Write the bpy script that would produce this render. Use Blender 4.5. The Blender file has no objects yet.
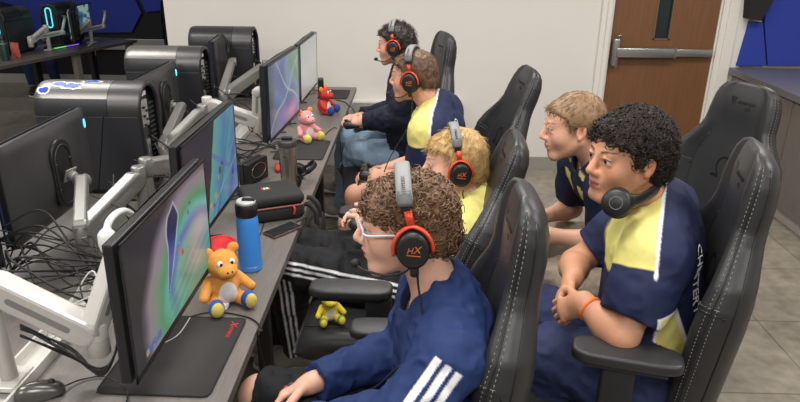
import bpy, bmesh, math, random
import numpy as np
from mathutils import Vector, Matrix
from mathutils.bvhtree import BVHTree
PI = math.pi
rng = np.random.default_rng(7)
random.seed(7)
scene = bpy.context.scene
COL = scene.collection
A = lambda *v: np.array(v, float)
def nrm(v):
    v = np.asarray(v, float); return v/max(1e-9, np.linalg.norm(v))

# ------------------------------------------------------------------ materials
def mat(name, col, rough=.5, metal=0., var=.0, vscale=30., bump=.0, bscale=200., attr=None, emit=0., spec=.5, coat=0., alpha=1., trans=0., sub=0., stretch=None, stripes=None):
    m = bpy.data.materials.new(name); m.use_nodes = True
    nt = m.node_tree; b = nt.nodes['Principled BSDF']; L = nt.links
    b.inputs['Base Color'].default_value = (*col, 1); b.inputs['Roughness'].default_value = rough
    b.inputs['Metallic'].default_value = metal; b.inputs['Specular IOR Level'].default_value = spec
    b.inputs['Coat Weight'].default_value = coat; b.inputs['Alpha'].default_value = alpha
    b.inputs['Transmission Weight'].default_value = trans
    if sub: b.inputs['Subsurface Weight'].default_value = sub; b.inputs['Subsurface Radius'].default_value = (.01, .004, .002)
    tc = nt.nodes.new('ShaderNodeTexCoord'); src = tc.outputs['Object']
    if stretch:
        mp = nt.nodes.new('ShaderNodeMapping'); mp.inputs['Scale'].default_value = stretch
        L.new(src, mp.inputs['Vector']); src = mp.outputs['Vector']
    base = None
    if attr:
        at = nt.nodes.new('ShaderNodeAttribute'); at.attribute_name = attr; base = at.outputs['Color']
    n = nt.nodes.new('ShaderNodeTexNoise'); n.inputs['Scale'].default_value = vscale; n.inputs['Detail'].default_value = 5
    L.new(src, n.inputs['Vector'])
    mx = nt.nodes.new('ShaderNodeMix'); mx.data_type = 'RGBA'; mx.blend_type = 'MULTIPLY'
    mx.inputs['Factor'].default_value = 1.0
    rp = nt.nodes.new('ShaderNodeMapRange'); rp.inputs['From Min'].default_value = .25; rp.inputs['From Max'].default_value = .75
    rp.inputs['To Min'].default_value = 1-var; rp.inputs['To Max'].default_value = 1+var*.6
    L.new(n.outputs['Fac'], rp.inputs['Value'])
    if base is not None: L.new(base, mx.inputs[6])
    else: mx.inputs[6].default_value = (*col, 1)
    L.new(rp.outputs['Result'], mx.inputs[7])
    L.new(mx.outputs[2], b.inputs['Base Color'])
    if bump:
        n2 = nt.nodes.new('ShaderNodeTexNoise'); n2.inputs['Scale'].default_value = bscale; n2.inputs['Detail'].default_value = 3
        L.new(src, n2.inputs['Vector'])
        bp = nt.nodes.new('ShaderNodeBump'); bp.inputs['Strength'].default_value = bump; bp.inputs['Distance'].default_value = .002
        L.new(n2.outputs['Fac'], bp.inputs['Height']); L.new(bp.outputs['Normal'], b.inputs['Normal'])
    if emit:
        L.new(mx.outputs[2], b.inputs['Emission Color']); b.inputs['Emission Strength'].default_value = emit
        if attr: L.new(base, b.inputs['Emission Color'])
    return m
def S(r, g, b):
    f = lambda c: ((c/255)/12.92 if c/255 <= .04045 else ((c/255+.055)/1.055)**2.4)
    return (f(r), f(g), f(b))

# ------------------------------------------------------------------ objects
def link(o, parent=None, label=None, cat=None, group=None, kind=None):
    COL.objects.link(o)
    if parent is not None: o.parent = parent
    tag(o, label, cat, group, kind); return o
def tag(o, label=None, cat=None, group=None, kind=None):
    if label: o['label'] = label
    if cat: o['category'] = cat
    if group: o['group'] = group
    if kind: o['kind'] = kind
    return o
def empty(name, loc=(0, 0, 0), rz=0., label=None, cat=None, group=None, scale=1.):
    o = bpy.data.objects.new(name, None); o.empty_display_size = .05
    o.location = loc; o.rotation_euler = (0, 0, rz); o.scale = (scale,)*3
    return link(o, None, label, cat, group)
def copy_tree(o, parent=None):
    c = o.copy(); COL.objects.link(c)
    if parent is not None: c.parent = parent
    for ch in list(o.children): copy_tree(ch, c)
    return c
def clear_label(o):
    for k in ('label',):
        if k in o: del o[k]

class MB:
    """collects shapes into one mesh"""
    def __init__(s): s.bm = bmesh.new(); s.flat = []
    def add(s, verts, faces, smooth=True, mi=0):
        vs = [s.bm.verts.new(v) for v in verts]
        for f in faces:
            try:
                fc = s.bm.faces.new([vs[i] for i in f]); fc.smooth = smooth; fc.material_index = mi
            except ValueError: pass
        return vs
    def box(s, c, size, rot=None, bev=0., seg=2, mi=0, smooth=False):
        b = bmesh.new(); bmesh.ops.create_cube(b, size=1.)
        for v in b.verts: v.co = Vector((v.co.x*size[0], v.co.y*size[1], v.co.z*size[2]))
        if bev: bmesh.ops.bevel(b, geom=b.edges[:], offset=bev, segments=seg, profile=.5, affect='EDGES')
        R = rot if isinstance(rot, Matrix) else (Matrix.Rotation(rot, 3, 'Z') if rot else Matrix.Identity(3))
        b.verts.index_update()
        s.add([R @ v.co + Vector(c) for v in b.verts], [[v.index for v in f.verts] for f in b.faces], smooth or (bev > 0 and seg > 2), mi)
        b.free(); return s
    def tube(s, pts, r, n=8, mi=0, closed=False, flat=None, up=None, cap=True):
        P = [Vector(p) for p in pts]; m = len(P)
        R = list(r) if hasattr(r, '__len__') else [r]*m
        T = []
        for i in range(m):
            a = P[(i-1) % m] if (closed or i > 0) else P[i]; b = P[(i+1) % m] if (closed or i < m-1) else P[i]
            t = (b-a); T.append(t.normalized() if t.length > 1e-9 else Vector((0, 0, 1)))
        u = Vector(up) if up is not None else (Vector((0, 0, 1)) if abs(T[0].z) < .9 else Vector((1, 0, 0)))
        vs = []
        for i in range(m):
            t = T[i]; w = (u - t*u.dot(t))
            if w.length < 1e-5: w = t.orthogonal()
            w.normalize(); 
            if up is None: u = w
            v = t.cross(w); fl = flat or (1, 1)
            for k in range(n):
                a = 2*PI*k/n
                vs.append(P[i]+(w*math.cos(a)*fl[0]+v*math.sin(a)*fl[1])*R[i])
        fs = []
        for i in range(m if closed else m-1):
            for k in range(n):
                fs.append((i*n+k, i*n+(k+1) % n, ((i+1) % m)*n+(k+1) % n, ((i+1) % m)*n+k))
        if not closed and cap:
            fs.append(tuple(range(n-1, -1, -1))); fs.append(tuple((m-1)*n+k for k in range(n)))
        s.add(vs, fs, True, mi); return s
    def lathe(s, prof, c=(0, 0, 0), n=32, rot=None, mi=0, smooth=True):
        """prof: (radius, height) pairs, around local z"""
        R = rot or Matrix.Identity(3); vs = []; fs = []
        for (r, z) in prof:
            for k in range(n):
                a = 2*PI*k/n; vs.append(R @ Vector((r*math.cos(a), r*math.sin(a), z)) + Vector(c))
        for i in range(len(prof)-1):
            for k in range(n): fs.append((i*n+k, i*n+(k+1) % n, (i+1)*n+(k+1) % n, (i+1)*n+k))
        fs.append(tuple(range(n-1, -1, -1))); fs.append(tuple((len(prof)-1)*n+k for k in range(n)))
        s.add(vs, fs, smooth, mi); return s
    def cyl(s, a, b, r, n=20, bev=.0, mi=0, r2=None):
        a = Vector(a); b = Vector(b); d = b-a; L = d.length
        R = d.to_track_quat('Z', 'Y').to_matrix(); r2 = r if r2 is None else r2
        bev = min(bev, L*.45, r*.6)
        pr = [(r-bev, 0), (r, bev), (r2, L-bev), (r2-bev, L)] if bev else [(r, 0), (r2, L)]
        return s.lathe(pr, a, n, R, mi)
    def ell(s, c, rad, rot=None, n=20, m=12, mi=0):
        R = rot or Matrix.Identity(3); vs = []; fs = []
        for i in range(m+1):
            th = PI*i/m
            for k in range(n):
                a = 2*PI*k/n
                vs.append(R @ Vector((rad[0]*math.sin(th)*math.cos(a), rad[1]*math.sin(th)*math.sin(a), rad[2]*math.cos(th))) + Vector(c))
        for i in range(m):
            for k in range(n): fs.append((i*n+k, (i+1)*n+k, (i+1)*n+(k+1) % n, i*n+(k+1) % n))
        s.add(vs, fs, True, mi); bmesh.ops.remove_doubles(s.bm, verts=s.bm.verts[-len(vs):] if False else s.bm.verts[:], dist=1e-7); return s
    def prism(s, poly, d, o=(0, 0, 0), ux=(1, 0, 0), uy=(0, 1, 0), uz=None, bev=0., mi=0, seg=2):
        """polygon in (ux,uy) extruded by d along uz"""
        ux = Vector(ux); uy = Vector(uy); uz = Vector(uz) if uz is not None else ux.cross(uy)
        b = bmesh.new(); n = len(poly)
        v0 = [b.verts.new(Vector(o)+ux*p[0]+uy*p[1]) for p in poly]; v1 = [b.verts.new(v.co+uz*d) for v in v0]
        b.faces.new(v0[::-1]); b.faces.new(v1)
        for i in range(n): b.faces.new((v0[i], v0[(i+1) % n], v1[(i+1) % n], v1[i]))
        bmesh.ops.recalc_face_normals(b, faces=b.faces[:])
        if bev: bmesh.ops.bevel(b, geom=[e for e in b.edges if (e.verts[0] in v0) == (e.verts[1] in v0)], offset=bev, segments=seg, profile=.5, affect='EDGES')
        b.verts.index_update()
        s.add([v.co.copy() for v in b.verts], [[v.index for v in f.verts] for f in b.faces], False, mi); b.free(); return s
    def grid(s, G, mi=0, closeu=False, capends=False, smooth=True):
        """G[i][j] grid of points"""
        m = len(G); n = len(G[0]); vs = [p for r in G for p in r]; fs = []
        for i in range(m-1):
            for j in range(n if closeu else n-1):
                fs.append((i*n+j, i*n+(j+1) % n, (i+1)*n+(j+1) % n, (i+1)*n+j))
        if capends: fs.append(tuple(range(n-1, -1, -1))); fs.append(tuple((m-1)*n+k for k in range(n)))
        s.add(vs, fs, smooth, mi); return s
    def build(s, name, mats, parent=None, label=None, cat=None, group=None, kind=None, sharp=None, off=None):
        me = bpy.data.meshes.new(name)
        if off is not None: bmesh.ops.translate(s.bm, verts=s.bm.verts[:], vec=-Vector(off))
        bmesh.ops.recalc_face_normals(s.bm, faces=s.bm.faces[:])
        s.bm.to_mesh(me); s.bm.free()
        for m in (mats if isinstance(mats, (list, tuple)) else [mats]): me.materials.append(m)
        if sharp is not None: me.set_sharp_from_angle(angle=math.radians(sharp))
        o = bpy.data.objects.new(name, me)
        if off is not None: o.location = off
        return link(o, parent, label, cat, group, kind)

def spline(pts, n=8, closed=False):
    """Catmull-Rom through the points"""
    P = [np.asarray(p, float) for p in pts]; out = []
    m = len(P)
    for i in range(m if closed else m-1):
        g = lambda k: P[k % m] if closed else P[min(max(k, 0), m-1)]
        p0, p1, p2, p3 = g(i-1), g(i), g(i+1), g(i+2)
        for t in np.arange(n)/n:
            out.append(.5*((2*p1)+(-p0+p2)*t+(2*p0-5*p1+4*p2-p3)*t*t+(-p0+3*p1-3*p2+p3)*t**3))
    if not closed: out.append(P[-1])
    return out

def text_polys(s, size=.05, extrude=.0008, shear=0., font_res=2):
    cu = bpy.data.curves.new('lettering', 'FONT'); cu.body = s; cu.size = size; cu.extrude = extrude; cu.shear = shear
    cu.align_x = 'CENTER'; cu.align_y = 'CENTER'; cu.resolution_u = font_res
    o = bpy.data.objects.new('lettering', cu); COL.objects.link(o)
    dg = bpy.context.evaluated_depsgraph_get(); me = o.evaluated_get(dg).to_mesh()
    V = [v.co.copy() for v in me.vertices]; F = [list(p.vertices) for p in me.polygons]
    o.evaluated_get(dg).to_mesh_clear(); bpy.data.objects.remove(o); bpy.data.curves.remove(cu)
    return V, F
def text(mb, s, c, ux, uy, size, extrude=.0008, shear=0., mi=0, surf=None, lift=.0012):
    """lettering laid in plane (ux,uy) at c; with surf=(bvh) it is wrapped on that surface"""
    V, F = text_polys(s, size, extrude, shear)
    ux = Vector(ux).normalized(); uy = Vector(uy).normalized(); uz = ux.cross(uy); out = []
    for v in V:
        p = Vector(c)+ux*v.x+uy*v.y
        if surf is not None:
            h = surf.ray_cast(p+uz*.08, -uz, .3)
            p = h[0]+uz*(lift+v.z) if h[0] is not None else p+uz*v.z
        else: p = p+uz*v.z
        out.append(p)
    mb.add(out, F, False, mi); return mb

# ------------------------------------------------------------------ distance fields (for bodies, clothes, plush)
class Field:
    def __init__(s, lo, hi, h):
        s.h = h; s.lo = np.asarray(lo, float); n = np.ceil((np.asarray(hi, float)-s.lo)/h).astype(int)+1
        s.n = n; s.ax = [(s.lo[i]+h*np.arange(n[i])).astype(np.float32) for i in range(3)]
        s.d = np.full(tuple(n), .5, np.float32)
    def sl(s, lo, hi):
        a = np.maximum(np.floor((np.asarray(lo)-s.lo)/s.h).astype(int), 0)
        b = np.minimum(np.ceil((np.asarray(hi)-s.lo)/s.h).astype(int)+1, s.n)
        return tuple(slice(int(a[i]), int(max(b[i], a[i]))) for i in range(3))
    def co(s, q): return s.ax[0][q[0]][:, None, None], s.ax[1][q[1]][None, :, None], s.ax[2][q[2]][None, None, :]
    def add(s, pr, k=.01, grow=0., sub=False):
        f, lo, hi = pr; m = k+grow+3*s.h
        q = s.sl(lo-m, hi+m)
        if any(x.stop <= x.start for x in q): return
        b = f(*s.co(q)).astype(np.float32)-grow; a = s.d[q]
        if sub:
            b = -b
            if k > 0:
                h = np.maximum(k-np.abs(a-b), 0)/k; s.d[q] = np.maximum(a, b)+h*h*k*.25
            else: s.d[q] = np.maximum(a, b)
        elif k > 0:
            h = np.maximum(k-np.abs(a-b), 0)/k; s.d[q] = np.minimum(a, b)-h*h*k*.25
        else: s.d[q] = np.minimum(a, b)
    def child(s, lo, hi):
        q = s.sl(lo, hi); c = Field.__new__(Field); c.h = s.h
        c.ax = [s.ax[i][q[i]] for i in range(3)]; c.lo = np.array([float(c.ax[i][0]) for i in range(3)])
        c.n = np.array([len(x) for x in c.ax]); c.d = np.full(tuple(c.n), .5, np.float32); c.base = s.d[q]; return c
    def cut(s, f):
        s.d = np.maximum(s.d, f(*s.co((slice(None),)*3)).astype(np.float32))
    def displace(s, amp, freq, seed=0, stretch=(1, 1, 1), ridge=False, band=.03):
        idx = np.nonzero(np.abs(s.d) < band)
        P = np.stack([s.ax[i][idx[i]] for i in range(3)], 1)
        n = vnoise(P*np.asarray(stretch, np.float32)*freq, seed)
        n2 = vnoise(P*np.asarray(stretch, np.float32)*freq*2.1+3.3, seed+1)
        if ridge: v = (1-np.abs(n*2-1))*.7+.3*n2-.5
        else: v = n*.7+n2*.3-.5
        s.d[idx] -= (2*amp*v).astype(np.float32)
def vnoise(P, seed=0):
    r = np.random.default_rng(seed); T = r.random((32, 32, 32)).astype(np.float32)
    i = np.floor(P).astype(int); f = (P-i); f = f*f*(3-2*f); i &= 31; j = (i+1) & 31
    x0, y0, z0 = i.T; x1, y1, z1 = j.T; fx, fy, fz = f.T
    a = T[x0, y0, z0]*(1-fx)+T[x1, y0, z0]*fx; b = T[x0, y1, z0]*(1-fx)+T[x1, y1, z0]*fx
    c = T[x0, y0, z1]*(1-fx)+T[x1, y0, z1]*fx; d = T[x0, y1, z1]*(1-fx)+T[x1, y1, z1]*fx
    return (a*(1-fy)+b*fy)*(1-fz)+(c*(1-fy)+d*fy)*fz
def cap(a, b, ra, rb=None, axis=None, s=1., axis2=None, s2=1.):
    a = np.asarray(a, float); b = np.asarray(b, float); rb = ra if rb is None else rb
    ba = b-a; L2 = max(float(ba@ba), 1e-9); m = max(ra, rb)*max(1., s, s2)
    def f(X, Y, Z):
        t = np.clip(((X-a[0])*ba[0]+(Y-a[1])*ba[1]+(Z-a[2])*ba[2])/L2, 0, 1)
        x = X-a[0]-t*ba[0]; y = Y-a[1]-t*ba[1]; z = Z-a[2]-t*ba[2]
        for ax, sc in ((axis, s), (axis2, s2)):
            if ax is not None:
                q = (x*ax[0]+y*ax[1]+z*ax[2])*(1/sc-1); x = x+q*ax[0]; y = y+q*ax[1]; z = z+q*ax[2]
        return np.sqrt(x*x+y*y+z*z)-(ra+(rb-ra)*t)
    return f, np.minimum(a, b)-m, np.maximum(a, b)+m
def ellp(c, r, R=None):
    c = np.asarray(c, float); r = np.asarray(r, float); R = np.eye(3) if R is None else np.asarray(R)
    m = float(r.max())
    def f(X, Y, Z):
        x = X-c[0]; y = Y-c[1]; z = Z-c[2]
        u = [(x*R[0, i]+y*R[1, i]+z*R[2, i]) for i in range(3)]
        k0 = np.sqrt(sum((u[i]/r[i])**2 for i in range(3))); k1 = np.sqrt(sum((u[i]/r[i]**2)**2 for i in range(3)))+1e-9
        return k0*(k0-1)/k1
    return f, c-m, c+m
def rbox(c, half, rad, R=None):
    c = np.asarray(c, float); half = np.asarray(half, float)-rad; R = np.eye(3) if R is None else np.asarray(R)
    m = float(np.linalg.norm(half)+rad)
    def f(X, Y, Z):
        x = X-c[0]; y = Y-c[1]; z = Z-c[2]
        u = [np.abs(x*R[0, i]+y*R[1, i]+z*R[2, i])-half[i] for i in range(3)]
        o = np.sqrt(sum(np.maximum(q, 0)**2 for q in u)); return o+np.minimum(np.maximum(np.maximum(u[0], u[1]), u[2]), 0)-rad
    return f, c-m, c+m
_E = [(0, 1), (2, 3), (4, 5), (6, 7), (0, 2), (1, 3), (4, 6), (5, 7), (0, 4), (1, 5), (2, 6), (3, 7)]
def surface(fd, smooth=2):
    """surface nets: returns verts, quads"""
    d = fd.d; s = d < 0; d = d.copy()
    c = np.zeros(tuple(x-1 for x in s.shape), np.int8); sh = c.shape; off = []
    for k in range(8):
        o = (k & 1, (k >> 1) & 1, (k >> 2) & 1); off.append(o)
        c += s[o[0]:o[0]+sh[0], o[1]:o[1]+sh[1], o[2]:o[2]+sh[2]]
    mask = (c > 0) & (c < 8); idx = np.full(sh, -1, np.int32); cells = np.argwhere(mask); idx[mask] = np.arange(len(cells))
    val = np.stack([d[cells[:, 0]+o[0], cells[:, 1]+o[1], cells[:, 2]+o[2]] for o in off], 1)
    acc = np.zeros((len(cells), 3)); cnt = np.zeros(len(cells)); O = np.array(off, float)
    for a, b in _E:
        va, vb = val[:, a], val[:, b]; m = (va < 0) != (vb < 0); t = np.zeros(len(cells)); t[m] = va[m]/(va[m]-vb[m])
        p = O[a]+(O[b]-O[a])*t[:, None]; acc[m] += p[m]; cnt[m] += 1
    V = fd.lo+(cells+acc/cnt[:, None])*fd.h
    Q = []
    for ax in range(3):
        u, v = [(1, 2), (2, 0), (0, 1)][ax]
        a = [slice(1, -1)]*3; a[ax] = slice(0, -1); b = list(a); b[ax] = slice(1, None)
        sa = s[tuple(a)]; sb = s[tuple(b)]; e = np.argwhere(sa != sb); inside = sa[tuple(e.T)]
        e = e+1; e[:, ax] -= 1
        def at(du, dv):
            q = e.copy(); q[:, u] += du; q[:, v] += dv; return idx[tuple(q.T)]
        q = np.stack([at(-1, -1), at(0, -1), at(0, 0), at(-1, 0)], 1)
        q[~inside] = q[~inside][:, ::-1]; Q.append(q)
    Q = np.concatenate(Q)
    for _ in range(smooth):
        sm = np.zeros_like(V); w = np.zeros(len(V))
        for a, b in ((0, 1), (1, 2), (2, 3), (3, 0)):
            for i, j in ((a, b), (b, a)):
                np.add.at(sm, Q[:, i], V[Q[:, j]]); np.add.at(w, Q[:, i], 1)
        V = V*.5+.5*sm/np.maximum(w, 1)[:, None]
    return V, Q
def fmesh(name, V, Q, mats, parent=None, colors=None, origin=None, tris=None, matidx=None, **kw):
    me = bpy.data.meshes.new(name); V = np.asarray(V, np.float32)
    if origin is not None: V = V-np.asarray(origin, np.float32)
    n = len(Q); k = Q.shape[1]
    me.vertices.add(len(V)); me.vertices.foreach_set('co', V.ravel())
    me.loops.add(n*k); me.loops.foreach_set('vertex_index', Q.astype(np.int32).ravel())
    me.polygons.add(n); me.polygons.foreach_set('loop_start', np.arange(0, n*k, k, dtype=np.int32))
    try: me.polygons.foreach_set('loop_total', np.full(n, k, np.int32))
    except Exception: pass
    if matidx is not None: me.polygons.foreach_set('material_index', matidx.astype(np.int32))
    me.polygons.foreach_set('use_smooth', np.ones(n, bool))
    for m in (mats if isinstance(mats, (list, tuple)) else [mats]): me.materials.append(m)
    if colors is not None:
        at = me.color_attributes.new('col', 'FLOAT_COLOR', 'POINT')
        at.data.foreach_set('color', np.concatenate([colors, np.ones((len(V), 1))], 1).astype(np.float32).ravel())
    me.update(); me.validate()
    o = bpy.data.objects.new(name, me); return link(o, parent, **kw)
def bvh_of(V, Q): return BVHTree.FromPolygons([tuple(v) for v in V], [tuple(int(i) for i in q) for q in Q])
# ------------------------------------------------------------------ camera
CAMH = 1.85
def make_camera(f=660., vx=417., vy=-60., roll=.6):
    r = math.radians(roll); u, v = vx-400, vy-201; c, s = math.cos(r), math.sin(r)
    d = nrm([c*u+s*v, -s*u+c*v, f]); p = math.atan2(-(-s*u+c*v), f)
    up = A(0, -math.cos(p), -math.sin(p)); X = np.cross(d, up)
    M = np.array([X, d, up]) @ np.array([[c, s, 0], [-s, c, 0], [0, 0, 1]])
    cd = bpy.data.cameras.new('camera'); co = bpy.data.objects.new('camera', cd); COL.objects.link(co)
    cd.sensor_width = 36; cd.lens = f/800*36; cd.clip_start = .05
    mw = Matrix(((M[0, 0], -M[0, 1], -M[0, 2], 0), (M[1, 0], -M[1, 1], -M[1, 2], 0), (M[2, 0], -M[2, 1], -M[2, 2], CAMH), (0, 0, 0, 1)))
    co.matrix_world = mw; scene.camera = co
    return M
CM = make_camera()
def ray(x, y): return CM @ A(x-400, y-201, 660.)
def at_z(x, y, z): d = ray(x, y); return A(0, 0, CAMH)+d*((z-CAMH)/d[2])
def at_y(x, y, Y): d = ray(x, y); return A(0, 0, CAMH)+d*(Y/d[1])
def at_x(x, y, X): d = ray(x, y); return A(0, 0, CAMH)+d*(X/d[0])

# ------------------------------------------------------------------ materials
M_wall = mat('white_paint', S(222, 218, 210), .6, var=.02, vscale=3, bump=.15, bscale=300)
M_trim = mat('white_gloss', S(226, 222, 212), .35, var=.02)
M_black = mat('black_panel', S(26, 26, 28), .6, var=.15, vscale=8)
M_blue = mat('blue_felt', S(44, 62, 156), .9, var=.08, vscale=90, bump=.3, bscale=400)
M_alu = mat('aluminium', S(176, 176, 172), .35, .7, var=.05, vscale=40)
M_base = mat('grey_vinyl', S(150, 145, 136), .5, var=.05)
M_lam = mat('grey_woodgrain', S(114, 108, 103), .42, var=.16, vscale=14, stretch=(9, .7, 9), bump=.08, bscale=60)
M_lamd = mat('grey_woodgrain_edge', S(96, 90, 86), .5, var=.16, vscale=14, stretch=(9, .7, 9))
M_cab = mat('grey_oak', S(112, 104, 98), .5, var=.2, vscale=14, stretch=(9, 9, .6), bump=.1, bscale=60)
M_wood = mat('brown_oak_veneer', S(119, 80, 51), .42, var=.16, vscale=5, stretch=(9, 9, .55), bump=.05)
M_steel = mat('brushed_steel', S(170, 170, 168), .28, .85, var=.05, vscale=60)
M_pblack = mat('black_plastic', S(27, 27, 29), .4, var=.1, vscale=60)
M_psoft = mat('black_matte_plastic', S(34, 34, 36), .6, var=.1, vscale=60)
M_glassd = mat('dark_glass', S(40, 46, 48), .08, var=.2, vscale=4)

# floor: polished concrete tiles with thin joints
def floor_mat():
    m = mat('polished_concrete', S(148, 140, 126), .28, var=.3, vscale=2.2)
    nt = m.node_tree; b = nt.nodes['Principled BSDF']; L = nt.links
    src = b.inputs['Base Color'].links[0].from_socket
    tc = nt.nodes.new('ShaderNodeTexCoord'); br = nt.nodes.new('ShaderNodeTexBrick')
    br.offset = 0; br.inputs['Scale'].default_value = 1.; br.inputs['Brick Width'].default_value = .61; br.inputs['Row Height'].default_value = .61
    br.inputs['Mortar Size'].default_value = .004; br.inputs['Color1'].default_value = (1, 1, 1, 1); br.inputs['Color2'].default_value = (.86, .86, .86, 1); br.inputs['Mortar'].default_value = (.5, .48, .45, 1)
    L.new(tc.outputs['Object'], br.inputs['Vector'])
    n = nt.nodes.new('ShaderNodeTexNoise'); n.inputs['Scale'].default_value = 14; n.inputs['Detail'].default_value = 8; L.new(tc.outputs['Object'], n.inputs['Vector'])
    mr = nt.nodes.new('ShaderNodeMapRange'); mr.inputs['From Min'].default_value = .3; mr.inputs['From Max'].default_value = .7; mr.inputs['To Min'].default_value = .72; mr.inputs['To Max'].default_value = 1.15
    L.new(n.outputs['Fac'], mr.inputs['Value'])
    m1 = nt.nodes.new('ShaderNodeMix'); m1.data_type = 'RGBA'; m1.blend_type = 'MULTIPLY'; m1.inputs[0].default_value = 1
    m2 = nt.nodes.new('ShaderNodeMix'); m2.data_type = 'RGBA'; m2.blend_type = 'MULTIPLY'; m2.inputs[0].default_value = 1
    L.new(src, m1.inputs[6]); L.new(br.outputs['Color'], m1.inputs[7]); L.new(m1.outputs[2], m2.inputs[6]); L.new(mr.outputs['Result'], m2.inputs[7])
    L.new(m2.outputs[2], b.inputs['Base Color']); return m
M_floor = floor_mat()

# ------------------------------------------------------------------ the room
WY = 5.5; BY = 8.8; ZC = 2.9
def struct(name, mb, m, parent=None, off=None): return mb.build(name, m, parent, kind='structure', off=off)
struct('floor', MB().box((-2.5, 3.5, -.05), (15, 13, .1)), M_floor)
wb = MB(); wb.box(((-2.04+1.5)/2, WY+.06, ZC/2), (3.54, .12, ZC)); wb.box((2.08, WY+.06, 2.52), (1.16, .12, .76)); wb.box((3.83, WY+.06, ZC/2), (2.34, .12, ZC))
struct('wall_back', wb, M_wall)
struct('wall_return', MB().box((-1.98, (WY+.12+BY)/2, ZC/2), (.12, BY-WY-.12, ZC)), M_black)
struct('wall_left', MB().box((-5.9, BY+.06, ZC/2), (8.0, .12, ZC)), M_black)
struct('wall_right', MB().box((5.05, 2, ZC/2), (.1, 7.2, ZC)), M_wall)
struct('baseboard_back', MB().box(((.40+1.5)/2, WY-.006, .055), (1.1, .012, .11)), M_base)
struct('baseboard_left', MB().box((-5.9, BY-.008, .06), (7.9, .016, .12)), mat('pale_vinyl', S(168, 166, 160), .5))
# low grey raceway panel along the foot of the white wall behind the last desk
tr = MB(); tr.box((-.06, WY-.03, .285), (.9, .06, .57)); struct('trim_1', tr, mat('grey_steel_panel', S(168, 166, 161), .45, var=.03))
tr = MB(); tr.box((-.06, WY-.032, .581), (.91, .068, .02), bev=.003); struct('trim_2', tr, M_trim)
# aluminium raceway on the far black wall
tr = MB(); tr.box((-5.0, BY-.03, .535), (3.42, .06, .14), bev=.004); struct('trim_3', tr, M_alu)
# hexagonal acoustic panels, far left wall (blue, black) and right wall (blue, black)
def panel(px, Y, m, name, label, d=.04, gap=True):
    P = [at_y(x, y, Y-d) for x, y in px]; c = sum(P)/len(P)
    P = [c+(p-c)*.985 for p in P]
    mb = MB(); mb.prism([(p[0], p[2]) for p in P], d, (0, Y-d-.012, 0), (1, 0, 0), (0, 0, 1), (0, 1, 0), bev=.004)
    mb.build(name, m, label=label, cat='wall panel', off=(c[0], Y-d*.5, c[2]))
panel([(-60, -40), (118, -40), (143, 13), (133, 33), (-60, 33)], BY, M_blue, 'acoustic_panel', 'big blue felt acoustic panel on the far wall behind the far desk')
panel([(121, -40), (163, -40), (161, 11), (146, 12.5)], BY, M_blue, 'acoustic_panel', 'small blue felt acoustic panel beside the corner of the white wall')
panel([(145, 14), (161.5, 13), (164, 40), (136, 39), (134, 34)], BY, mat('black_felt', S(33, 33, 36), .9, var=.1, bump=.3, bscale=400), 'acoustic_panel', 'black felt acoustic panel above the aluminium rail in the far corner')
panel([(763.5, 22), (770, -30), (840, -30), (840, 66), (766.8, 66)], WY, M_blue, 'acoustic_panel', 'large blue felt acoustic panel above the grey cabinet at the picture edge')
panel([(749, 21), (762.5, 22), (766, 66), (736, 66)], WY, M_blue, 'acoustic_panel', 'narrow blue felt acoustic panel right beside the white door frame')
panel([(751, -20), (775, -20), (772.5, 2), (761, 21), (748, 19)], WY, mat('black_felt_board', S(34, 32, 32), .9, var=.1, bump=.3, bscale=400), 'acoustic_panel', 'black felt acoustic panel above the blue ones by the door', .12)

# door with casing, vision pane and push bar
dc = MB()
for x0, x1 in ((1.485, 1.575), (2.435, 2.645)):
    dc.box(((x0+x1)/2, WY-.012, 1.08), (x1-x0, .03, 2.16), bev=.004)
    dc.box(((x0*.35+x1*.65) if x0 < 2 else (x0*.6+x1*.4), WY-.034, 1.08), ((x1-x0)*.4, .018, 2.16), bev=.005)
dc.box((2.06, WY-.012, 2.19), (1.16, .03, .1), bev=.004)
dc.box((1.58, WY+.06, 1.07), (.012, .12, 2.14)); dc.box((2.43, WY+.06, 1.07), (.012, .12, 2.14))
struct('trim_4', dc, M_trim)
dl = MB(); dx0, dx1 = 1.588, 2.424; wx0, wx1, wz0 = 1.925, 2.06, 1.115
for (a, b, z0, z1) in ((dx0, wx0, .01, 2.13), (wx1, dx1, .01, 2.13), (wx0, wx1, .01, wz0), (wx0, wx1, 1.95, 2.13)):
    dl.box(((a+b)/2, WY+.035, (z0+z1)/2), (b-a, .045, z1-z0))
door = struct('door_1', dl, M_wood)
pn = MB(); pn.box(((wx0+wx1)/2, WY+.04, (wz0+1.95)/2), (wx1-wx0, .008, 1.95-wz0)); pn.build('pane', M_glassd, door)
pf = MB()
for x in (wx0+.006, wx1-.006): pf.box((x, WY+.018, (wz0+1.95)/2), (.012, .02, 1.95-wz0))
pf.box(((wx0+wx1)/2, WY+.018, wz0+.006), (wx1-wx0, .02, .012)); pf.build('pane_frame', mat('bronze_trim', S(118, 100, 78), .4, .3), door)
kp = MB(); kp.box(((dx0+dx1)/2, WY+.009, .16), (dx1-dx0-.03, .006, .26), bev=.002); kp.build('kick_plate', M_steel, door)
pb = MB(); z = 1.02
pb.box((1.86, WY-.045, z), (.47, .05, .075), bev=.008, seg=3); pb.box((2.25, WY-.03, z), (.31, .035, .06), bev=.006, seg=3)
bar = pb.build('push_bar', M_steel, door)
lk = MB(); lk.box((1.625, WY-.035, z), (.05, .06, .22), bev=.012, seg=3); lk.cyl((1.625, WY-.02, z+.12), (1.66, WY-.03, z+.135), .01); lk.cyl((1.625, WY-.02, z-.12), (1.655, WY-.03, z-.12), .008)
lk.build('latch_case', M_steel, bar)
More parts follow.
